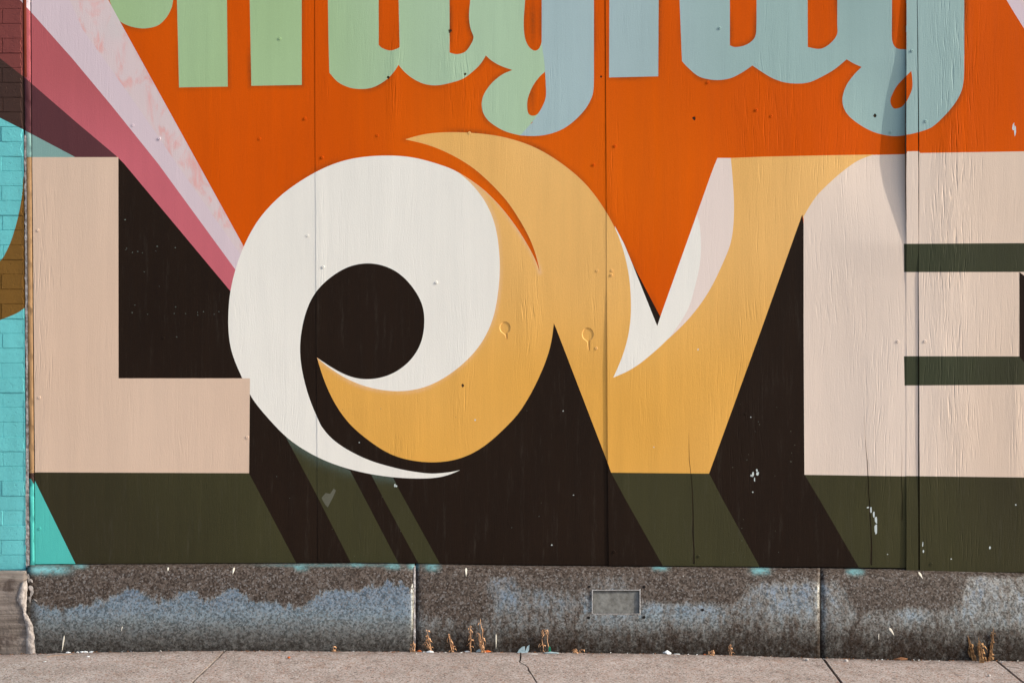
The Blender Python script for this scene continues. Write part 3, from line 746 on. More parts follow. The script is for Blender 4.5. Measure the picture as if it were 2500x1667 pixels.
def sheet(root, bound, dep, Yref, step=14, wall=0.009, specials=True, steiner=None, smooth=True, back=None):
    """cut the painted face of one board out of the design: one mesh per painted element, edges turned back into the board"""
    base = root.location
    xs = [p[0] for p in bound]; ys = [p[1] for p in bound]
    polys = [a[2] for a in ART]; nA = len(polys)
    sp = (HOLES + PLUGS) if specials else []
    if steiner is None:
        steiner = []
        g = [(x, y) for x in np.arange(min(xs) + 3, max(xs) - 1, step) for y in np.arange(min(ys) + 3, max(ys) - 1, step)]
        steiner += g
        fine = np.array([(x, y) for x in np.arange(min(xs) + 2, max(xs), 5.0) for y in np.arange(-10, max(ys), 5.0)])
        dm = np.minimum(np.minimum(near(fine, S_DARK, 1), near(fine, S_PALE, 1)), near(fine, S_TAIL, 1))
        steiner += [tuple(p) for p, d in zip(fine, dm) if 1.5 < d < 17]
        steiner = [p for p in steiner if inside(bound, *p)]
    vs, tr, tops = cdt(bound, polys + sp, steiner)
    arr = np.array(vs)
    pos = [P(x, y, Yref) + Vector((0, dep(x, y) - Yref, 0)) for x, y in vs]
    if specials is not None:
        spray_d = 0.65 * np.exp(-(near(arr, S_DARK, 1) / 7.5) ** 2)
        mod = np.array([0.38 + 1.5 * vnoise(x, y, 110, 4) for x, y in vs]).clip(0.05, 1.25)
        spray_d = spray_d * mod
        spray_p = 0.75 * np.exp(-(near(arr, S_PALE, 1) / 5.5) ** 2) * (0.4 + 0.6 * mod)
        spray_t = 0.8 * np.exp(-(near(arr, S_TAIL, 1) / 13.0) ** 2)
        gr = grain_at(arr[:, 0], arr[:, 1]) + (0.12 if Yref < -0.01 else 0.0)
        tn = np.array([vnoise(x, y, 300, 9) for x, y in vs])
    def tone_for(pm, i):
        x, y = vs[i]; t = 0.25 * tn[i]
        if pm == 'ochre': return min(1, max(0, 0.15 + t + sstep(520, 960, y) * 0.75))
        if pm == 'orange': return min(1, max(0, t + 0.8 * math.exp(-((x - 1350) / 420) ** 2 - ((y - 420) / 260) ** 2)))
        if pm in ('green',): return min(1, max(0, t + sstep(500, 1250, x)))
        if pm == 'blue': return min(1, max(0, t + 1 - sstep(1400, 1900, x)))
        if pm == 'blush': return min(1, max(0, t + sstep(2150, 2480, x)))
        if pm == 'pink': return min(1, max(0, t + 1 - sstep(150, 420, y)))
        if pm in ('olive', 'bottle'): return min(1, max(0, t + 0.9 * (1 - sstep(100, 700, x)) + 0.6 * sstep(2250, 2480, x)))
        return min(1, max(0, 0.3 + t))
    groups = {}
    edges = {}
    for t, p in zip(tr, tops):
        if area([vs[i] for i in t]) > 0: t = t[::-1]         # photo rows run downwards: face the street
        plug = False
        if p >= nA + len(HOLES): plug = True
        elif p >= nA: continue
        if plug:
            cx = sum(vs[i][0] for i in t) / 3; cy = sum(vs[i][1] for i in t) / 3
            groups.setdefault(('plug', p), []).append((t, paint_at(cx, cy)))
            continue
        el, pm = (ART[p][0], ART[p][1]) if p >= 0 else ('field', 'orange')
        key = el
        groups.setdefault(key, []).append((t, pm))
        for a, b in ((t[0], t[1]), (t[1], t[2]), (t[2], t[0])): edges[(a, b)] = (key, pm)
    for key in [k for k in groups if not isinstance(k, tuple) and k != 'chip']:      # separate patches of one paint are separate parts
        par = {}
        def find(i):
            while par.setdefault(i, i) != i: par[i] = par[par[i]]; i = par[i]
            return i
        for t, pm in groups[key]:
            r = find(t[0])
            for i in t[1:]: par[find(i)] = r
        comp = {}
        for t, pm in groups[key]: comp.setdefault(find(t[0]), []).append((t, pm))
        if len(comp) > 1:
            del groups[key]
            for n_, (r, items) in enumerate(comp.items()):
                k2 = key + '#%d' % n_; groups[k2] = items
                for t, pm in items:
                    for a, b in ((t[0], t[1]), (t[1], t[2]), (t[2], t[0])): edges[(a, b)] = (k2, pm)
    walls = {}
    for (a, b), (k, pm) in edges.items():
        if (b, a) not in edges: walls.setdefault(k, []).append((a, b, pm))
    if back:                                                   # the core of the board behind the paint
        bl = bound[::-1] if area(bound) > 0 else bound
        n = len(bl)
        f0 = [P(x, y, Yref) + Vector((0, dep(x, y) - Yref + 0.005, 0)) for x, y in bl]
        cvs, ctr, _ = cdt(bound, [], [p for p in steiner[::9]])
        cv = [P(x, y, Yref) + Vector((0, dep(x, y) - Yref + 0.005, 0)) for x, y in cvs]
        m0 = len(cv); cv2 = [Vector((q.x, q.y + back, q.z)) for q in cv]
        fr = [t if area([cvs[i] for i in t]) < 0 else t[::-1] for t in ctr]
        fb = [tuple(i + m0 for i in t[::-1]) for t in fr]
        es = {}
        for t in fr:
            for a, b in ((t[0], t[1]), (t[1], t[2]), (t[2], t[0])): es[(a, b)] = 1
        fs = [(a, a + m0, b + m0, b) for (a, b) in es if (b, a) not in es]
        mesh_obj('board_core', cv + cv2, fr + fb + fs, M['wood'], root, base=base)
    for key, items in groups.items():
        plug = isinstance(key, tuple)
        mats = sorted({pm for _, pm in items} | ({pm for _, _, pm in walls.get(key, [])} if not plug else set()))
        used = {}; verts = []; faces = []; mi = []; sm = []; at = {'spray': [], 'tone': [], 'grain': []}
        def vid(i, pm):
            k = (i, pm)
            if k not in used:
                used[k] = len(verts)
                q = pos[i]; verts.append((q.x, q.y + (0.0026 if plug else 0), q.z))
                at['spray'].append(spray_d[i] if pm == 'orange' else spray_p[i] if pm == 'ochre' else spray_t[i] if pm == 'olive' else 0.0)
                at['tone'].append(tone_for(pm, i)); at['grain'].append(gr[i])
            return used[k]
        for t, pm in items:
            faces.append(tuple(vid(i, pm) for i in t)); mi.append(mats.index(pm)); sm.append(smooth)
        for a, b, pm in ([] if plug else walls.get(key, [])):
            s = len(verts)
            sl_ = None
            for pcx, pcy in (PLUG_C if specials else []):
                if max(abs(vs[a][0] - pcx), abs(vs[b][0] - pcx)) < 17 and -18 < vs[a][1] - pcy < 48: sl_ = (pcx, pcy)
            for i, dy in ((a, 0), (a, wall), (b, wall), (b, 0)):
                q = pos[i]
                if sl_ and dy:                                 # worn, sloping side of the plug recess
                    ux, uy = sl_[0] + 3 - vs[i][0], (sl_[1] - vs[i][1] if vs[i][1] < sl_[1] + 14 else 0.0); un = max(3.0, math.hypot(ux, uy))
                    verts.append((q.x + 1.9 * ux / un * D / F, q.y + 0.0024, q.z - 1.9 * uy / un * D / F))
                else: verts.append((q.x, q.y + dy, q.z))
                at['spray'].append(0); at['tone'].append(0.3); at['grain'].append(0)
            faces.append((s, s + 1, s + 2, s + 3)); mi.append(mats.index(pm)); sm.append(False)
        nm, lb = ('wood_plug', None) if plug else NAMES[key.split('#')[0]]
        o = mesh_obj(nm, verts, faces, [M[m] for m in mats], root, mi, smooth=sm, base=base, attrs=at)
        if lb: o['label'] = lb
        if key == 'chip': o['kind'] = 'stuff'

def screw(root, x, y, dep, Yref):
    pm = paint_at(x, y)
    c = P(x, y, Yref); c.y = dep(x, y)
    s = D / F; r = 3.6 * s; hgt = random.uniform(0.0014, 0.0028)
    vs, fs = [], []
    n = 10
    rings = [(r, 0.003), (r, -hgt * 0.7), (r * 0.8, -hgt), (r * 0.42, -hgt), (r * 0.30, -hgt * 0.35)]
    for rr, yy in rings:
        for k in range(n):
            a = 2 * math.pi * k / n; vs.append((c.x + rr * math.cos(a), c.y + yy, c.z + rr * math.sin(a)))
    for j in range(len(rings) - 1):
        for k in range(n): fs.append((j * n + k, j * n + (k + 1) % n, (j + 1) * n + (k + 1) % n, (j + 1) * n + k))
    fs.append(tuple(range((len(rings) - 1) * n, len(rings) * n)))
    mesh_obj('screw', vs, fs, M[pm], root, base=root.location)

PANELS = [
    ('plywood board painted with beige block letter L and pink rays, beside the brick pier', [(75, UP), (79, 400), (85, 1100), (86, 1377)], [(766.4, UP), (767.8, 0), (769.5, 400), (770.4, 440), (774.9, 1100), (776.3, 1373.5)], depth1, 0.0),
    ('plywood board painted with white swirl of the O and green script lettering', [(767.2, UP), (768.6, 0), (770, 420), (774.6, 1100), (776.2, 1373.5)], [(1475.2, UP), (1476.6, 0), (1479.4, 420), (1481.0, 520), (1483.9, 1120), (1486.4, 1380)], depth2, -0.0016),
    ('plywood board painted with ochre V, start of the E and grey blue script lettering', [(1476.6, UP), (1478.2, 0), (1480.4, 420), (1483.6, 1120), (1486.2, 1380)], [(2210, UP), (2210.5, 0), (2212, 420), (2212.5, 700), (2214, 1386)], depth3, -0.003),
    ('plywood board painted with pale pink arms of E and dark green bars', [(2239.5, UP), (2240, 0), (2243.5, 260), (2244.5, 400), (2243, 660), (2244.5, 900), (2246, 1396)], [(2955, UP), (2960, 1402)], depth4, -0.0165)]
ROOTS = []
for label, Lf, Rt, dep, Yr in PANELS:
    yb = 1395 if Yr < -0.01 else None
    bx = np.linspace(Lf[-1][0], Rt[-1][0], 24)
    bottom = [(x, (yb + 0.006 * (x - 2244) if yb else bot(x)) + 0.35 * vnoise(x, 0, 40, 6)) for x in bx]
    lf = [(p[0] + 0.25 * vnoise(p[1], 0, 60, 1), p[1]) for p in Lf[:-1]]
    # subdivide the long edges a little
    def dense(L):
        o = []
        for p, q in zip(L[:-1], L[1:]):
            n = max(1, int(abs(q[1] - p[1]) / 45))
            o += [(p[0] + (q[0] - p[0]) * k / n, p[1] + (q[1] - p[1]) * k / n) for k in range(n)]
        return o + [L[-1]]
    rough_e = 0.5 if Yr < -0.01 else 0.22
    LL = [(x + rough_e * vnoise(x * 0 + y, 3, 38, 7), y) for x, y in dense(Lf)][:-1]
    RR = [(x + 0.22 * vnoise(y, 3, 38, 7), y) for x, y in dense(Rt)][:-1]
    bound = LL + bottom + RR[::-1]
    c = P((Lf[-1][0] + Rt[-1][0]) / 2, 1380, Yr)
    root = empty('plywood_panel', (c.x, Yr + 0.01, c.z), label, 'panel', 'painted plywood boards of the mural')
    ROOTS.append((root, bound, dep, Yr))
    sheet(root, bound, dep, Yr, back=0.012)
for x, y in SCREWS:
    for root, bound, dep, Yr in ROOTS:
        if inside(bound, x, y): screw(root, x, y, dep, Yr)

# batten over the joint
def depth_b(x, y): return lerp_tab(BAT, y) / 1000 + 0.0007 * vnoise(x * 2, y, 160, 3)
bl = [(2213 + 0.8 * vnoise(y, 1, 45, 2), y) for y in np.linspace(UP, 1394, 60)]
br = [(min(2243.2, 2240 + 3.6 * (y / 420 if 0 < y < 420 else (0 if y <= 0 else 1)) - 1.6 + 0.5 * vnoise(y, 4, 50, 2)), y) for y in np.linspace(1394, UP, 60)]
bc = P(2228, 1394, -0.015)
broot = empty('wooden_batten', (bc.x, -0.005, bc.z), 'narrow vertical wooden batten between the boards painted with V and E arms', 'batten')
st = [(x, y) for x in np.arange(2216, 2240, 5) for y in np.arange(UP + 10, 1390, 16)]
sheet(broot, bl + br, depth_b, -0.0151, steiner=st, specials=False, wall=0.012, back=0.016)
screw(broot, 2226, 124.6, depth_b, -0.015)

# half-round trim beside the brick pier
def trl(y): return 57 + 16.5 * max(0, y) / 1380
def trr(y): return 73.5 + 11.0 * max(0, y) / 1380
def depth_t(x, y):
    a, b = trl(y), trr(y); u = (x - (a + b) / 2) / ((b - a) / 2); u = max(-0.985, min(0.985, u))
    return 0.002 - 0.0055 * math.sqrt(1 - u * u)
tc_ = P(78, 1378)
troot = empty('trim_strip', (tc_.x, 0.0, tc_.z), 'slim half-round wooden trim strip between brick pier and letter L board', 'trim')
tb = [(trl(y), y) for y in np.linspace(UP, 1379, 30)] + [(trr(y), y) for y in np.linspace(1379, UP, 30)]
st = [(trl(y) + (trr(y) - trl(y)) * u, y) for y in np.arange(UP + 20, 1376, 22) for u in (0.03, 0.12, 0.25, 0.4, 0.55, 0.7, 0.82, 0.93, 0.98)]
save = list(ART)
L0 = 1163
ART.append(('letter_l', 'tan', [(40, 384), (100, 384), (100, 1154), (40, 1154)]))
ART.append(('ray_c', 'trim_lit', [(40, UP), (64, UP), (66, 190), (40, 180)]))  # highlighted left half of the trim's top, light painted on
ART.append(('shade_l', 'umber', [(40, 1154), (100, 1154), (100, 1180), (82, 1180), (76, 1168), (40, 1168)]))
ART.append(('shade_a', 'aqua', [(40, 1168), (76, 1168), (88, 1192), (100, 1210), (100, 1400), (40, 1400)]))
sheet(troot, tb, depth_t, 0.0, steiner=st, specials=False, wall=0.012)
v_, f_ = box_vf(P(57, 0).x, P(84, 0).x, 0.010, 0.03, P(0, 1377).z, P(0, UP).z)
mesh_obj('strip_back', v_, f_, M['wood'], troot, base=troot.location)
ART[:] = save

# ------------------------------------------------------------------ brick pier
YB = -0.004
ART_B = [('field', 'turq', [(-800, UP), (80, UP), (80, 1420), (-800, 1420)]), ('p', 'rose_dim', C + Dd[:3][::-1] + [(-400, -220)]), ('l', 'lilac_b', [(48, 0), (72, 26), (90, 60), (90, UP), (-150, UP)]),
         ('u', 'umber', Dd[:3] + [(80, 205), (80, 329)] + E[:3][::-1]), ('r', 'brown', [a for a in ART if a[0] == 'ring'][0][2])]
pc = P(-150, 1392, YB)
pier = empty('brick_pier', (pc.x, YB, pc.z), 'painted brick pier in turquoise with a brown ring and plum rays', 'wall')
x0w = P(-700, 0, YB).x; x1w = P(63, 0, YB).x
v, f = box_vf(x0w, x1w - 0.006, 0.0, 0.04, P(0, 1393, YB).z, P(0, UP, YB).z)
# mortar core, in the paint of the wall
vsM, trM, tpM = cdt([(-700, UP), (54, UP), (64, 1392), (-700, 1392)], [a[2] for a in ART_B])
M['lilac_b'] = paint_mat('paint_lilac_brick', (190, 170, 174), var=0.15, relief='brick')
mats_b = ['turq', 'rose_dim', 'lilac_b', 'umber', 'brown']
mv = [P(x, y, -0.0012) for x, y in vsM]
mf = [t if area([vsM[i] for i in t]) < 0 else t[::-1] for t in trM]
mesh_obj('mortar_bed', mv, mf, [M[m] for m in mats_b], pier, [max(0, t) for t in tpM], base=pier.location)
course = 0
y1 = 1390.0
while y1 > UP:
    y0 = y1 - 36.0
    right = 54 + 11.0 * max(0, (y0 + y1) / 2) / 1380
    jx = 5 if course % 2 == 1 else 62 - 115
    edges_x = [right]
    first = jx + random.uniform(-2, 3)
    xx = first
    cells = [(first, right - 1.5)]
    while xx > -640: cells.append((xx - 115 + random.uniform(-1, 1), xx)); xx -= 115
    for xa, xb in cells:
        g = 0.9
        last = xb > 40
        pts = []
        n = 6
        for i in range(n): pts.append((xa + g + (xb - xa - 2 * g) * i / n, y0 + g * 0.8 + random.uniform(-0.35, 0.45)))
        for i in range(4): pts.append((xb - g - (random.uniform(0.0, 4.0) if last else random.uniform(0, 0.5)), y0 + g + (y1 - y0 - 2 * g) * i / 4))
        for i in range(n): pts.append((xb - g - (xb - xa - 2 * g) * i / n, y1 - g * 0.8 + random.uniform(-0.45, 0.3)))
        for i in range(4): pts.append((xa + g + random.uniform(-0.4, 0.4), y1 - g - (y1 - y0 - 2 * g) * i / 4))
        dz = random.uniform(-0.0016, 0.0012); tl = random.uniform(-0.0012, 0.0012)
        vs, tr, tp = cdt(pts, [a[2] for a in ART_B])
        cxm = (xa + xb) / 2; cym = (y0 + y1) / 2
        verts, faces, mi = [], [], []
        fl = [t if area([vs[i] for i in t]) < 0 else t[::-1] for t in tr]
        verts = [P(x, y, YB) + Vector((0, dz + tl * (x - cxm) / 57, 0)) for x, y in vs]
        cnt = {}
        for t, p in zip(fl, tp):
            faces.append(t); mi.append(max(0, p))
            for a, b in ((t[0], t[1]), (t[1], t[2]), (t[2], t[0])): cnt[(a, b)] = max(0, p)
        for (a, b), p in list(cnt.items()):
            if (b, a) in cnt: continue
            s = len(verts)
            for i, out, dy in ((a, 0.0, 0), (a, 0.9, 0.0045), (b, 0.9, 0.0045), (b, 0.0, 0)):
                x, y = vs[i]; ox = 1 if x > cxm else -1; oy = 1 if y > cym else -1
                ex = out * ox if abs(x - cxm) > (xb - xa) / 2 - 6 else 0; ey = out * oy if abs(y - cym) > 14 else 0
                q = P(x + ex, y + ey, YB); verts.append(Vector((q.x, YB + dz + tl * (x - cxm) / 57 + dy, q.z)))
            faces.append((s, s + 1, s + 2, s + 3)); mi.append(p)
        c = P(cxm, y1, YB)
        ob = mesh_obj('brick', verts, faces, [M[m] for m in mats_b], pier, mi, base=pier.location)
        bm = bmesh.new(); bm.from_mesh(ob.data); bmesh.ops.remove_doubles(bm, verts=bm.verts, dist=2e-4); bm.to_mesh(ob.data); bm.free()
    y1 = y0; course += 1
# broken mortar along the pier edge
pts = []
ysm = np.linspace(330, 1385, 110)
for y in ysm: pts.append((58.5 + 8.0 * y / 1380 - 1.0 + 2.6 * vnoise(y, 0, 14, 1) + 1.4 * vnoise(y, 0, 5, 2) - 2.2 * sstep(1050, 1250, y), y))
for y in ysm[::-1]: pts.append((61.5 + 10.5 * y / 1380 + 0.8 * vnoise(y, 5, 9, 2), y))
vs, tr, tp = cdt(pts, [])
mesh_obj('mortar_edge', [P(x, y, -0.0065) + Vector((0, 0.001 * vnoise(x, y, 6), 0)) for x, y in vs], [t if area([vs[i] for i in t]) < 0 else t[::-1] for t in tr], M['mortar'], pier, base=pier.location)

# ------------------------------------------------------------------ concrete plinth under the pier
def edge_x(y): return lerp_tab([(1390, 67), (1412, 67), (1418, 65), (1440, 55), (1462, 50), (1478, 57), (1490, 64), (1503, 67), (1520, 73), (1540, 76), (1600, 75), (1640, 75)], y)
pr = P(0, 1600, -0.13)
plinth_l = empty('concrete_plinth', (pr.x - 0.2, -0.13, pr.z), 'stained grey concrete plinth under the turquoise brick pier', 'plinth')
ROWS = [1392, 1396, 1399.5, 1401, 1404, 1408, 1410, 1413, 1425, 1440, 1455, 1470, 1485, 1500, 1515, 1530, 1550, 1570, 1590, 1605, 1640]
def py_depth(y): return lerp_tab([(1392, -0.03), (1396, -0.062), (1399.5, -0.066), (1401, -0.072), (1404, -0.073), (1408, -0.088), (1410, -0.092), (1413, -0.10), (1440, -0.108), (1500, -0.118), (1560, -0.128), (1640, -0.134)], y)
cols = list(np.linspace(-700, -10, 24)) + list(np.linspace(0, 1, 14))
verts, faces = [], []
for y in ROWS:
    ex = edge_x(y) - 7
    xr = list(np.linspace(-700, -10, 24)) + [(-5 + (ex + 5) * u) for u in np.linspace(0.05, 1, 14)]
    for x in xr:
        q = P(x, y, py_depth(y)); verts.append((q.x, q.y + 0.003 * vnoise(x, y, 30, 2), q.z))
nc = 38
for j in range(len(ROWS) - 1):
    for i in range(nc - 1): faces.append((j * nc + i, (j + 1) * nc + i, (j + 1) * nc + i + 1, j * nc + i + 1))
# end face turned back towards the wall
e0 = len(verts)
for j in range(len(ROWS)):
    q = verts[j * nc + nc - 1]; verts.append((q[0] + 0.004, 0.02, q[2]))
for j in range(len(ROWS) - 1): faces.append((j * nc + nc - 1, (j + 1) * nc + nc - 1, e0 + j + 1, e0 + j))
mesh_obj('plinth_body', verts, faces, M['old_concrete'], plinth_l, smooth=True, base=plinth_l.location)
verts, faces = [], []
RY = list(np.linspace(1418, 1606, 64))
for y in RY:
    xl = edge_x(y) - 7 - (4 if y > 1510 else 2) + 2.2 * vnoise(y, 7, 9, 5); xr = lerp_tab([(1418, 61), (1440, 63), (1485, 63), (1495, 62), (1505, 70), (1520, 80), (1540, 86), (1570, 88), (1606, 93)], y) + 2.6 * vnoise(y, 0, 13, 5) + 1.6 * vnoise(y, 0, 5, 6)
    xr = max(xr, xl + 3)
    for k, u in enumerate((0, 0.2, 0.5, 0.8, 1.0)):
        yy = py_depth(y) - 0.006 + (0.016 if k == 4 else 0.004 if k in (0, 3) else 0)
        q = P(xl + (xr - xl) * u, y, yy); verts.append((q.x, q.y + 0.005 * vnoise(xl + u * 16, y, 9, 4), q.z))
for j in range(len(RY) - 1):
    for i in range(4): faces.append((j * 5 + i, (j + 1) * 5 + i, (j + 1) * 5 + i + 1, j * 5 + i + 1))
e0 = len(verts)
for j in range(len(RY)):
    q = verts[j * 5 + 4]; verts.append((q[0] + 0.002, 0.0, q[2]))
for j in range(len(RY) - 1): faces.append((j * 5 + 4, (j + 1) * 5 + 4, e0 + j + 1, e0 + j))
po = mesh_obj('mortar_patch', verts, faces, M['pale_mortar'], plinth_l, smooth=True, base=plinth_l.location); po['label'] = 'pale broken mortar edge of the plinth'

# ------------------------------------------------------------------ granite plinth
GT = [(60, 1378), (500, 1375.5), (870, 1374), (1100, 1377), (1300, 1380), (1600, 1382), (1860, 1384.5), (2213, 1388), (2500, 1395), (3000, 1405)]
def gz_top(px): return P(px, lerp_tab(GT, px), 0.0).z
PROF = [(0.03, 1.0), (-0.008, 0.996), (-0.030, 0.985), (-0.046, 0.955), (-0.056, 0.92), (-0.063, 0.88), (-0.072, 0.82), (-0.081, 0.75), (-0.090, 0.67), (-0.099, 0.58), (-0.107, 0.49), (-0.114, 0.40),
        (-0.120, 0.31), (-0.125, 0.22), (-0.128, 0.13), (-0.1295, 0.05), (-0.130, -0.05), (-0.130, -0.35)]
def prof_Y(s): return float(np.interp(s, [p[1] for p in PROF][::-1], [p[0] for p in PROF][::-1]))
BND1 = [(60, 1455), (95, 1472), (120, 1482), (150, 1490), (200, 1478), (255, 1470), (285, 1448), (300, 1438), (330, 1444), (370, 1462), (420, 1455), (480, 1446), (500, 1465), (540, 1444), (580, 1440), (610, 1462),
        (640, 1470), (690, 1478), (740, 1482), (780, 1450), (830, 1443), (880, 1436), (910, 1424), (930, 1436), (950, 1412), (965, 1432), (980, 1416), (1000, 1436), (1013, 1420)]
def dull_at(px, py):
    if px < 1013:
        b = lerp_tab(BND1, px)
        return 0.5 + max(-0.55, min(0.5, (b - py) / 34))
    d = 0.54
    def box(x0, x1, y0, y1, a, s=46):
        return a * sstep(x0 - s, x0 + s, px) * (1 - sstep(x1 - s, x1 + s, px)) * sstep(y0 - s * 0.5, y0 + s * 0.5, py) * (1 - sstep(y1 - s * 0.5, y1 + s * 0.5, py))
    d += box(1030, 1180, 1395, 1500, 0.35) + box(1560, 1800, 1405, 1462, 0.5) + box(2100, 2330, 1410, 1478, 0.45) + box(1800, 2100, 1380, 1415, 0.3) + box(1240, 1440, 1400, 1440, 0.15)
    d += 0.35 * (1 - sstep(1392, 1412, py))
    d -= box(1190, 1270, 1410, 1500, 0.10) + box(1440, 1760, 1462, 1530, 0.14) + box(1860, 2000, 1420, 1500, 0.12) + box(2190, 2270, 1470, 1520, 0.16) + box(2330, 2520, 1440, 1540, 0.06)
    return d
TEAL = [(112, 1390, 55, 10, 1.0), (195, 1380, 14, 7, 0.8), (735, 1384, 13, 8, 0.9), (870, 1378, 14, 5, 0.9), (960, 1381, 16, 7, 0.9), (1008, 1380, 14, 8, 0.8), (1055, 1382, 16, 9, 0.9), (1612, 1386, 18, 6, 0.8), (1856, 1392, 22, 9, 0.9), (2088, 1395, 18, 8, 0.9), (800, 1379, 160, 4, 0.35)]
gp = P(1250, 1590, -0.10)
plinth = empty('granite_plinth', (gp.x, -0.10, 0.0), 'speckled polished granite plinth running along the foot of the painted boards', 'plinth')
REC = (1447, 1561, 1441.5, 1496.5)
def gpx(px, s):
    """point of the granite face: photo column, height share"""
    zt = gz_top(px); z0 = -0.02 if px < 1500 else -0.02
    Y = prof_Y(s); z = zt * s if s > 0 else 0.34 * s
    return Vector(((px - CX) * (D + Y) / F, Y, z))
def py_of(q): return HOR + (H - q.z) * F / (D + q.y)
def s_for(px, py):
    lo, hi = 0.0, 1.0
    for _ in range(30):
        m = (lo + hi) / 2
        if py_of(gpx(px, m)) > py: lo = m
        else: hi = m
    return lo
def granite_block(xa, xb, recess=False):
    cols = list(np.arange(xa, xb, 11.0)); cols[-1:] = [cols[-1]] if xb - cols[-1] > 5 else []
    cols.append(xb)
    S = [p[1] for p in PROF]
    extra = []
    S2 = []
    for a, b in zip(S[:-1], S[1:]):
        S2 += [a, (a + b) / 2] if b > -0.1 else [a]
    S2.append(S[-1])
    if recess:
        st_, sb_ = s_for(1504, REC[2]), s_for(1504, REC[3])
        S2 = [s for s in S2 if abs(s - st_) > 0.012 and abs(s - sb_) > 0.012] + [st_, sb_]
        S2.sort(reverse=True)
        cols = sorted([c for c in cols if abs(c - REC[0]) > 3 and abs(c - REC[1]) > 3] + [REC[0], REC[1]])
        ja, jb = S2.index(st_), S2.index(sb_); ia, ib = cols.index(REC[0]), cols.index(REC[1])
    verts, faces, du, te, di = [], [], [], [], []
    nC = len(cols)
    for s in S2:
        for px in cols:
            e = min(px - xa, xb - px)
            q = gpx(px, s)
            q.y += 0.004 * max(0, 1 - e / 3.0) + 0.0012 * vnoise(px, s * 300, 70, 3)
            py = py_of(q)
            verts.append(q); du.append(dull_at(px, py))
            t = 0
            for tx, ty, rx, ry, a in TEAL: t = max(t, a * math.exp(-((px - tx) / rx) ** 4 - ((py - ty) / ry) ** 2))
            te.append(t)
            dd = 0.95 * sstep(1490, 1585, py)
            if px < 110: dd = max(dd, 0.9 * (1 - sstep(70 + (py - 1400) * 0.11, 88 + (py - 1400) * 0.11, px)))
            dd = max(dd, 0.7 * math.exp(-((px - 157) / 6) ** 2) * sstep(1470, 1490, py) * (1 - sstep(1540, 1556, py)))
            di.append(dd)
    for j in range(len(S2) - 1):
        for i in range(nC - 1):
            if recess and ja <= j < jb and ia <= i < ib: continue
            faces.append((j * nC + i, (j + 1) * nC + i, (j + 1) * nC + i + 1, j * nC + i + 1))
    def addv(q, d0):
        verts.append(q); du.append(d0); te.append(0); di.append(0.2); return len(verts) - 1
    for col in (0, nC - 1):                                   # ends of the block
        prev = None
        for j in range(len(S2)):
            k = j * nC + col; b = addv(Vector((verts[k].x, 0.03, verts[k].z)), 0.8)
            if prev is not None: faces.append((prev[0], k, b, prev[1]) if col else (k, prev[0], prev[1], b))
            prev = (k, b)
    o = None
    if recess:
        ring = [ja * nC + i for i in range(ia, ib + 1)] + [j * nC + ib for j in range(ja + 1, jb + 1)] + [jb * nC + i for i in range(ib - 1, ia - 1, -1)] + [j * nC + ia for j in range(jb - 1, ja, -1)]
        inner = [addv(Vector((verts[k].x, verts[k].y + 0.016, verts[k].z)), 0.9) for k in ring]
        n = len(ring)
        for a in range(n): faces.append((ring[a], ring[(a + 1) % n], inner[(a + 1) % n], inner[a]))
    o = mesh_obj('granite_block', verts, faces, M['granite'], plinth, smooth=True, base=plinth.location, attrs={'dull': du, 'teal': te, 'dirt': di, 'crisp': [1.0 if xb < 1100 else 0.34] * len(verts)})
    return o
b1 = granite_block(66, 1011.5)
b2 = granite_block(1015.5, 2002.5, True)
b3 = granite_block(2005.5, 2990)
# plate in the recess
M['plate'] = simple_mat('dull_metal_plate', (84, 82, 76), (126, 126, 121), 45, 0.55, 0.002, 7.0)
zt, zb = P(0, REC[2], -0.09).z, P(0, REC[3], -0.10).z
st_, sb_ = s_for(1504, REC[2]), s_for(1504, REC[3])
v = []
for yo in (0.008, 0.03):
    for px_, ss in ((REC[0] - 1, sb_ - 0.01), (REC[1] + 1, sb_ - 0.01), (REC[1] + 1, st_ + 0.01), (REC[0] - 1, st_ + 0.01)):
        q = gpx(px_, ss); v.append((q.x, q.y + yo, q.z))
f = [(0, 1, 2, 3), (7, 6, 5, 4), (0, 4, 5, 1), (1, 5, 6, 2), (2, 6, 7, 3), (3, 7, 4, 0)]
pl = mesh_obj('recessed_plate', v, f, M['plate'], b2, base=plinth.location); pl['label'] = 'dull grey rectangular plate set into the granite'
M['chalk'] = simple_mat('chalky_mortar_line', (130, 128, 126), (188, 186, 184), 120, 0.9, 0.002)
def rim(x0, x1, s0, s1, nm='mortar_line'):
    n = 14; vs, fs = [], []
    for i in range(n + 1):
        t = i / n
        for sgn in (0, 1):
            px = x0 + (x1 - x0) * t; s = s0 + (s1 - s0) * t
            wdt = 1.2 + 1.0 * abs(vnoise(i * 7 + x0, 0, 9, 3))
            if abs(x1 - x0) > 10: q = gpx(px, s_for(px, py_of(gpx(px, s)) + (wdt if sgn else -wdt * 0.2)))
            else: q = gpx(px + (wdt * 1.1 if sgn else -wdt * 0.3), s)
            q.y -= 0.0012; vs.append(q)
    for i in range(n): fs.append((i * 2, i * 2 + 1, i * 2 + 3, i * 2 + 2) if abs(x1 - x0) > 10 else (i * 2 + 2, i * 2 + 3, i * 2 + 1, i * 2))
    mesh_obj(nm, vs, fs, M['chalk'], b2, base=plinth.location)
rim(1447, 1561, s_for(1447, 1497), s_for(1561, 1497))
rim(1445.5, 1445.5, s_for(1446, 1441), s_for(1446, 1497)); rim(1562, 1562, s_for(1562, 1437), s_for(1562, 1499)); rim(1445, 1563, s_for(1447, 1439), s_for(1561, 1439))
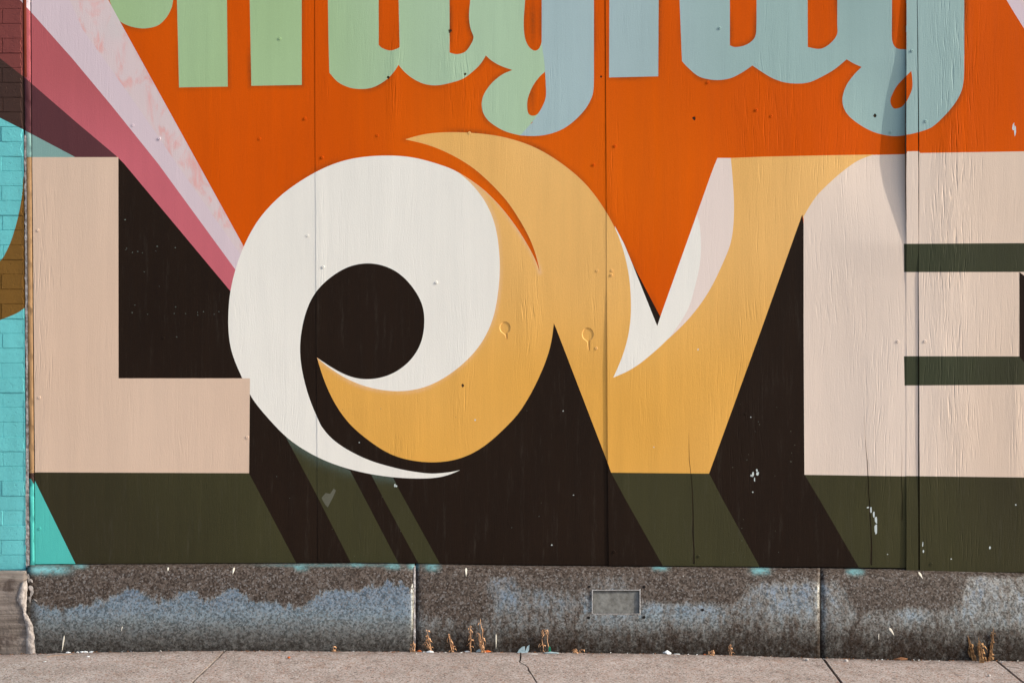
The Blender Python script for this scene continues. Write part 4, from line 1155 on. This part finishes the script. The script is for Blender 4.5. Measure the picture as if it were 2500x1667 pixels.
# mortar in the joint between the first two blocks
vs, fs = [], []
SS = np.linspace(0.99, 0.02, 46)
for i, s in enumerate(SS):
    for k, dx in enumerate((0, 1)):
        wob = 1.1 * vnoise(i * 5, k * 30, 14, 2)
        q = gpx(1010.0 + dx * 4.6 + wob, s); q.y += -0.0006 + 0.003 * (k == 1) * abs(vnoise(i * 9, 0, 20)); vs.append(q)
for i in range(len(SS) - 1): fs.append((i * 2, i * 2 + 2, i * 2 + 3, i * 2 + 1))
mesh_obj('joint_mortar', vs, fs, M['mortar'], plinth, base=plinth.location)
# flat dark discs round the plate: shade inside the drilled holes, painted
for hx, hy in [(1438, 1432), (1572, 1432), (1572, 1506), (1715, 1488), (1437, 1507)]:
    s = s_for(hx, hy); c = gpx(hx, s); r = 4.2 * D / F
    vs = [(c.x + r * math.cos(a) * random.uniform(.8, 1.1), c.y - 0.0014 + 0.35 * 0.15 * r * math.sin(a), c.z + r * 0.85 * math.sin(a)) for a in np.linspace(0, 2 * math.pi, 11)[:-1]]
    mesh_obj('drill_hole', vs, [tuple(range(10))], M['hole'], b2, base=plinth.location)
# cream paint drips on the stone
def drip(px, py, wd, ln, lean=0.0, mat='drip', flip=False):
    n = 9; vs, fs = [], []
    for i in range(n):
        t = i / (n - 1); k = math.sin(math.pi * (0.06 + 0.92 * t ** (0.7 if not flip else 1.4))) * wd / 2 * (1 - 0.55 * (t if not flip else 1 - t))
        y = py + ln * t; x = px + lean * t
        for sg in (-1, 0, 1):
            q = gpx(x + sg * k, s_for(x, y)); q.y -= 0.0012 + (0.0012 if sg == 0 else 0); vs.append(q)
    for i in range(n - 1):
        for k in range(2): fs.append((i * 3 + k, (i + 1) * 3 + k, (i + 1) * 3 + k + 1, i * 3 + k + 1))
    mesh_obj('paint_drip', vs, fs, M[mat], b1 if px < 1012 else b2 if px < 2004 else b3, smooth=True, base=plinth.location)
for a in [(411, 1384, 5, 10, -1), (572, 1384, 6, 18, -4), (1138, 1385, 6, 22, 0), (2243, 1395, 7, 18, 10), (2171, 1531, 8, 20, 12), (2145, 1546, 2.4, 18, 0), (1211, 1546, 4.5, 38, 0), (299, 1528, 2.6, 12, -3)]: drip(*a)
drip(157, 1550, 5, 42, -6)
for a in [(68, 1400, 8, 22, 3), (72, 1412, 12, 10, 8), (74, 1428, 14, 22, 6), (80, 1440, 10, 20, -6), (72, 1455, 9, 16, 2), (84, 1462, 7, 7, 8)]: drip(*a, mat='pale_mortar')

# ------------------------------------------------------------------ dry weeds
def tube(bm_v, bm_f, pts, r0, r1, n=5):
    s0 = len(bm_v)
    for i, p in enumerate(pts):
        t = i / (len(pts) - 1); r = r0 + (r1 - r0) * t
        for k in range(n):
            a = 2 * math.pi * k / n; bm_v.append((p[0] + r * math.cos(a), p[1] + r * math.sin(a), p[2] + 0.3 * r * math.sin(a)))
    for i in range(len(pts) - 1):
        for k in range(n): bm_f.append((s0 + i * n + k, s0 + i * n + (k + 1) % n, s0 + (i + 1) * n + (k + 1) % n, s0 + (i + 1) * n + k))
def curl(vs, fs, p, L, wd, droop, az):
    """one shrivelled leaf: a folded, twisted ribbon"""
    n = 6; s0 = len(vs)
    for i in range(n):
        t = i / (n - 1)
        ang = droop * t
        c = Vector((math.cos(az) * L * t * math.cos(ang), math.sin(az) * L * t * math.cos(ang) * 0.5, L * t * (0.5 - 1.3 * t * droop)))
        c += Vector((random.uniform(-1, 1), random.uniform(-1, 1), random.uniform(-1, 1))) * L * 0.06
        tw = t * 2.5 + az; k = wd * math.sin(math.pi * (0.15 + 0.8 * t))
        sd = Vector((math.cos(tw), math.sin(tw) * 0.8, 0.5 * math.sin(tw * 1.7))) * k
        for o_ in (-1, 0, 1): vs.append(Vector(p) + c + sd * o_ + Vector((0, -0.25 * k * (o_ == 0), 0.2 * k * (o_ == 0))))
    for i in range(n - 1):
        for k in range(2): fs.append((s0 + i * 3 + k, s0 + i * 3 + k + 1, s0 + (i + 1) * 3 + k + 1, s0 + (i + 1) * 3 + k))
def weed(px, hpx, label, lean=0.0, leaves=8, stems=1, mat='weed', bushy=1.0, group=None, leaf_l=0.021):
    b = gpx(px, 0.0); b.y = EDGE - 0.006; b.z = zg(b.x) - 0.004
    root = empty('dry_weed', b, label, 'weed', group)
    hh = hpx * D / F
    for s in range(stems):
        vs, fs = [], []
        off = Vector((random.uniform(-0.02, 0.02) * (s > 0), random.uniform(-0.004, 0.001), 0)) * bushy
        hs = hh * (1.0 if s == 0 else random.uniform(0.45, 0.85)); ln = lean * D / F + random.uniform(-0.01, 0.01) * (s > 0)
        pts = []
        for i in range(9):
            t = i / 8; pts.append(b + off + Vector((ln * t ** 1.4 + 0.007 * vnoise(i * 9 + px, s * 40, 19), -0.004 * t + 0.002 * vnoise(i * 9, px, 13), hs * t)))
        tube(vs, fs, pts, 0.0019, 0.0011)
        stem = mesh_obj('stem', vs, fs, M[mat], root, base=b)
        for k in range(max(2, int(leaves * (1.0 if s == 0 else 0.6)))):
            vs, fs = [], []
            t = random.uniform(0.08, 1.0); i = min(7, int(t * 8)); p = pts[i].lerp(pts[i + 1], t * 8 - i)
            curl(vs, fs, p, random.uniform(0.6, 1.2) * leaf_l * bushy, random.uniform(0.0013, 0.0031) * bushy, random.uniform(0.6, 1.6), random.choice([0, math.pi]) + random.uniform(-0.9, 0.9))
            mesh_obj('leaf', vs, fs, M[mat], stem, base=b, smooth=True)
weed(1008, 29, 'short shrivelled tan weed at the mortared joint of the granite blocks', 2, 9)
weed(1052, 56, 'forked dry tan weed with drooping head beside the granite joint', -10, 10, 3)
weed(1104, 46, 'dry curled weed with two prongs at its tip, between taller weeds', -8, 9, 2)
weed(1150, 66, 'tall dry weed with tuft of withered leaves bent over at its top', -2, 14, 1)
weed(1181, 83, 'tallest thin dry weed with straight stem and hanging tip leaves', -8, 10, 3)
weed(815, 15, 'tiny lone dry weed sprout at the foot of the first granite block', 0, 6, 1)
weed(1340, 57, 'dry weed with one drooping withered leaf near the pavement crack', -8, 8, 2, leaf_l=0.03)
weed(1405, 13, 'tiny tuft of dry weed below the recessed plate', 0, 10, 3)
weed(1735, 15, 'tiny dry weed tuft beside a hooked dry weed', 2, 10, 2)
weed(1785, 31, 'small hooked dry weed between the recessed plate and the second joint', -3, 8, 1)
weed(2398, 50, 'large clump of shaggy brown dead weed stalks at the pavement joint', -8, 14, 1, 'weed_dark', 1.7, leaf_l=0.02)
CL = bpy.data.objects[[o.name for o in COL.objects if o.name.startswith('dry_weed')][-1]]
def add_stalk(root, px, py_base, px_top, py_top, wd):
    """a frayed dead stalk: a tapering bundle of fibres"""
    z0 = zg((px - CX) * D / F); b = on_ground(px, py_base, z0); b.y = min(b.y, EDGE - 0.003)
    tpt = P(px_top, py_top, b.y + 0.01)
    for k in range(9):
        vs, fs = [], []
        o0 = Vector((random.uniform(-1, 1) * wd, random.uniform(-1, 0.5) * wd * 0.5, 0)); t1 = random.uniform(0.5, 1.0)
        pts = [b + o0 + (tpt - b) * (t1 * i / 6) - o0 * (i / 6) * 0.6 + Vector((random.uniform(-1, 1), random.uniform(-1, 1) * 0.5, 0)) * wd * 0.3 for i in range(7)]
        tube(vs, fs, pts, wd * 0.24, wd * 0.04)
        fib = mesh_obj('stalk_fibre', vs, fs, M['weed_dark'], root, base=root.location)
        for j in range(2):
            vs, fs = [], []
            i = random.randint(1, 5); curl(vs, fs, pts[i], random.uniform(0.012, 0.03), random.uniform(0.002, 0.004), random.uniform(1.0, 2.0), random.choice([0, math.pi]) + random.uniform(-0.7, 0.7))
            mesh_obj('leaf', vs, fs, M['weed_dark'], fib, base=root.location, smooth=True)
add_stalk(CL, 2378, 1611, 2361, 1545, 0.008); add_stalk(CL, 2397, 1617, 2389, 1552, 0.009); add_stalk(CL, 2414, 1610, 2427, 1526, 0.0075)

# ------------------------------------------------------------------ litter on the pavement
def scrap(name, px, py, w_, h_, mat, label, cat, lift=0.002, fold=0.4, group=None):
    """a small crumpled piece lying on the pavement, with a little thickness"""
    z = zg((px - CX) * D / F); c = on_ground(px, py, z); c.y = min(c.y, EDGE - 0.004)
    s = D / F; n = 8; vs = [(0, 0, lift + h_ * s * fold)]
    for i in range(n):
        a = 2 * math.pi * i / n; r = random.uniform(0.75, 1.1)
        vs.append((w_ * s / 2 * r * math.cos(a), -abs(h_) * s * 0.5 * r * math.sin(a), lift + random.uniform(0, 0.5) * h_ * s * fold))
    m = len(vs); vs += [(x, y, zz - 0.003) for x, y, zz in vs]
    fs = []
    for i in range(n):
        j = 1 + (i + 1) % n; k = 1 + i
        fs += [(0, j, k), (m, m + k, m + j), (k, j, m + j, m + k)]
    o = mesh_obj(name, [Vector(q) + c for q in vs], fs, M[mat], base=c)
    return tag(o, label, cat, group)
def stone(name, px, py, r, mat, label, cat='pebble', group=None):
    z = zg((px - CX) * D / F); c = on_ground(px, py, z)
    bm = bmesh.new(); bmesh.ops.create_icosphere(bm, subdivisions=2, radius=r * D / F)
    for q in bm.verts: q.co *= 1 + 0.28 * noise.noise(q.co * 160 + Vector((px, py, 0))); q.co.z *= 0.72; q.co.z += r * D / F * 0.6
    me = bpy.data.meshes.new(name); bm.to_mesh(me); bm.free(); me.materials.append(M[mat])
    o = bpy.data.objects.new(name, me); o.location = c; link(o)
    return tag(o, label, cat, group)
def twig(px, py, L, ang, label, mat='twig'):
    z = zg((px - CX) * D / F); c = on_ground(px, py, z); vs, fs = [], []
    pts = [c + Vector((L * D / F * (t - 0.5) * math.cos(ang), L * D / F * (t - 0.5) * math.sin(ang) * 1.5 + 0.003 * vnoise(t * 40, px, 9), 0.0016 + 0.003 * abs(vnoise(t * 50, px, 12)))) for t in np.linspace(0, 1, 8)]
    tube(vs, fs, pts, 0.0012, 0.0007)
    return tag(mesh_obj('twig', vs, fs, M[mat], base=c), label, 'twig')
def shard(px, py, pts, mat, label, cat='scrap', name='plastic_scrap'):
    """an upright thin piece leaning on the stone; outline in pixels above its foot"""
    c = gpx(px, 0.0); c.y = EDGE - 0.012; c.z = zg(c.x)
    s = D / F; n = len(pts)
    vs = [c + Vector((x * s, -0.006 + 0.25 * y * s + 0.002 * vnoise(x * 9, y * 9, 20), y * s + 0.001)) for x, y in pts]
    vs += [q + Vector((0, 0.0012, 0)) for q in vs]
    fs = [tuple(range(n)), tuple(range(2 * n - 1, n - 1, -1))] + [(i, i + n, (i + 1) % n + n, (i + 1) % n) for i in range(n)]
    return tag(mesh_obj(name, vs, fs, M[mat], base=c), label, cat)
stone('orange_pebble', 705, 1606, 3.4, 'orange_bit', 'small round orange pebble lying alone on the pavement slab')
stone('pebble', 1970, 1612, 4.2, 'pebble', 'small pale pebble on the cracked slab beside the second joint')
stone('pebble', 2066, 1614, 4.4, 'pebble', 'small pale pebble on the slab just past the second joint')
stone('pebble', 2415, 1650, 3.2, 'pebble', 'tiny white pebble farther out near the dead weed clump')
shard(1275, 1588, [(-12, 0), (-8, 7), (0, 14), (6, 15), (7, 3), (12, 15), (17, 18), (16, 6), (12, 0)], 'film', 'torn blue grey plastic piece standing at the pavement crack')
scrap('paper_scrap', 1628, 1594, 24, 9, 'paper', 'rounded white paper scrap lying against the granite right of the plate', 'scrap', fold=1.0)
scrap('paper_scrap', 1651, 1594, 16, 3, 'paper', 'thin flat white scrap beside the rounded white paper', 'scrap', fold=0.3)
scrap('paper_scrap', 1050, 1592, 18, 6, 'paper', 'white crumpled scrap at the foot of the forked weed', 'scrap', fold=0.7)
scrap('paper_scrap', 1170, 1585, 16, 7, 'film', 'grey blue foil scrap behind the tallest weed', 'scrap', fold=0.9)
scrap('paper_scrap', 1345, 1594, 40, 8, 'film', 'grey flattened plastic strip under the drooping leaf weed', 'scrap', fold=0.4)
scrap('paper_scrap', 1300, 1596, 34, 4, 'pebble', 'pale sliver of concrete beside the pavement crack', 'scrap', fold=0.3)
scrap('leaf_scrap', 1190, 1588, 22, 6, 'orange_bit', 'orange dry leaf piece at the foot of the tallest weed', 'leaf', fold=0.6)
scrap('leaf_scrap', 1025, 1587, 12, 6, 'orange_bit', 'orange leaf piece tucked in beside the mortared joint', 'leaf', fold=0.6)
scrap('leaf_scrap', 1718, 1593, 7, 4, 'orange_bit', 'tiny orange leaf piece beside the tiny weed tuft', 'leaf', fold=0.6)
scrap('dead_leaf', 2190, 1600, 38, 7, 'leaf', 'long curled brown leaf at the foot of the third granite block', 'leaf', fold=0.8)
scrap('paper_scrap', 1142, 1590, 14, 4, 'paper', 'small pale scrap between the tall dry weeds', 'scrap', fold=0.5)
shard(1342, 1588, [(-3, 0), (-3, 12), (-1, 16), (2, 13), (3, 0)], 'green_glass', 'small green glass sliver at the foot of the drooping leaf weed', 'glass', 'glass_shard')
for i, (x, y, ww, hh) in enumerate([(190, 1592, 9, 4), (203, 1590, 12, 6), (212, 1589, 14, 6), (226, 1590, 12, 5), (231, 1588, 7, 4), (215, 1603, 11, 4), (168, 1592, 14, 5), (110, 1616, 9, 4)]):
    scrap('paint_flake', x, y, ww, hh, 'paper', 'small white paint flake among scattered flakes by the first granite block', 'flake', fold=0.5, group='white paint flakes by the plinth')
twig(180, 1609, 22, -0.15, 'short dark twig on the pavement near the white flakes')
twig(118, 1612, 40, 0.5, 'thin reddish twig curving across pavement near the concrete plinth')
twig(150, 1600, 60, 0.25, 'long thin tan twig lying along the granite near the concrete plinth', 'weed')
twig(1570, 1587, 20, -0.5, 'short dry twig against the granite below the plate')
twig(2135, 1611, 9, 0.1, 'very short dark twig between two pale pebbles')
twig(1988, 1613, 10, 0.0, 'short dark stick right beside the pale pebble at the joint')

# grit and crumbs swept against the stone: nobody could count them
vs, fs, mi = [], [], []
gm = ['soil', 'leaf', 'pebble', 'twig', 'paper']
for i in range(1500):
    x = random.uniform(-2.1, 2.3)
    dens = 0.35 + 0.9 * abs(vnoise(x * 1000, 0, 160, 12))
    if random.random() > dens: continue
    y = EDGE - 0.002 - abs(random.gauss(0, 0.011)) if random.random() < 0.8 else EDGE - random.uniform(0, 0.32)
    r = random.uniform(0.0012, 0.0042) * (1 if y > EDGE - 0.04 else 0.55)
    c = Vector((x, y, zg(x) + r * 0.3)); a = random.uniform(0, 6.28); el_ = random.uniform(0.35, 1.0)
    s0 = len(vs)
    for k in range(4):
        b_ = a + k * math.pi / 2; rr = r * (1.5 if k % 2 == 0 else el_) * random.uniform(0.7, 1.2)
        vs.append(c + Vector((rr * math.cos(b_), rr * math.sin(b_), 0)))
    vs += [c + Vector((0, 0, r * random.uniform(0.4, 0.9))), c - Vector((0, 0, r * 0.5))]
    m_ = random.choices(range(5), (5, 5, 2.2, 3, 0.8))[0]
    for k in range(4): fs += [(s0 + k, s0 + (k + 1) % 4, s0 + 4), (s0 + (k + 1) % 4, s0 + k, s0 + 5)]; mi += [m_, m_]
gb = Vector((0, EDGE, 0))
tag(mesh_obj('grit', vs, fs, [M[m_] for m_ in gm], mat_idx=mi, base=gb), 'scattered grit and leaf crumbs along the foot of the granite', 'grit', kind='stuff')
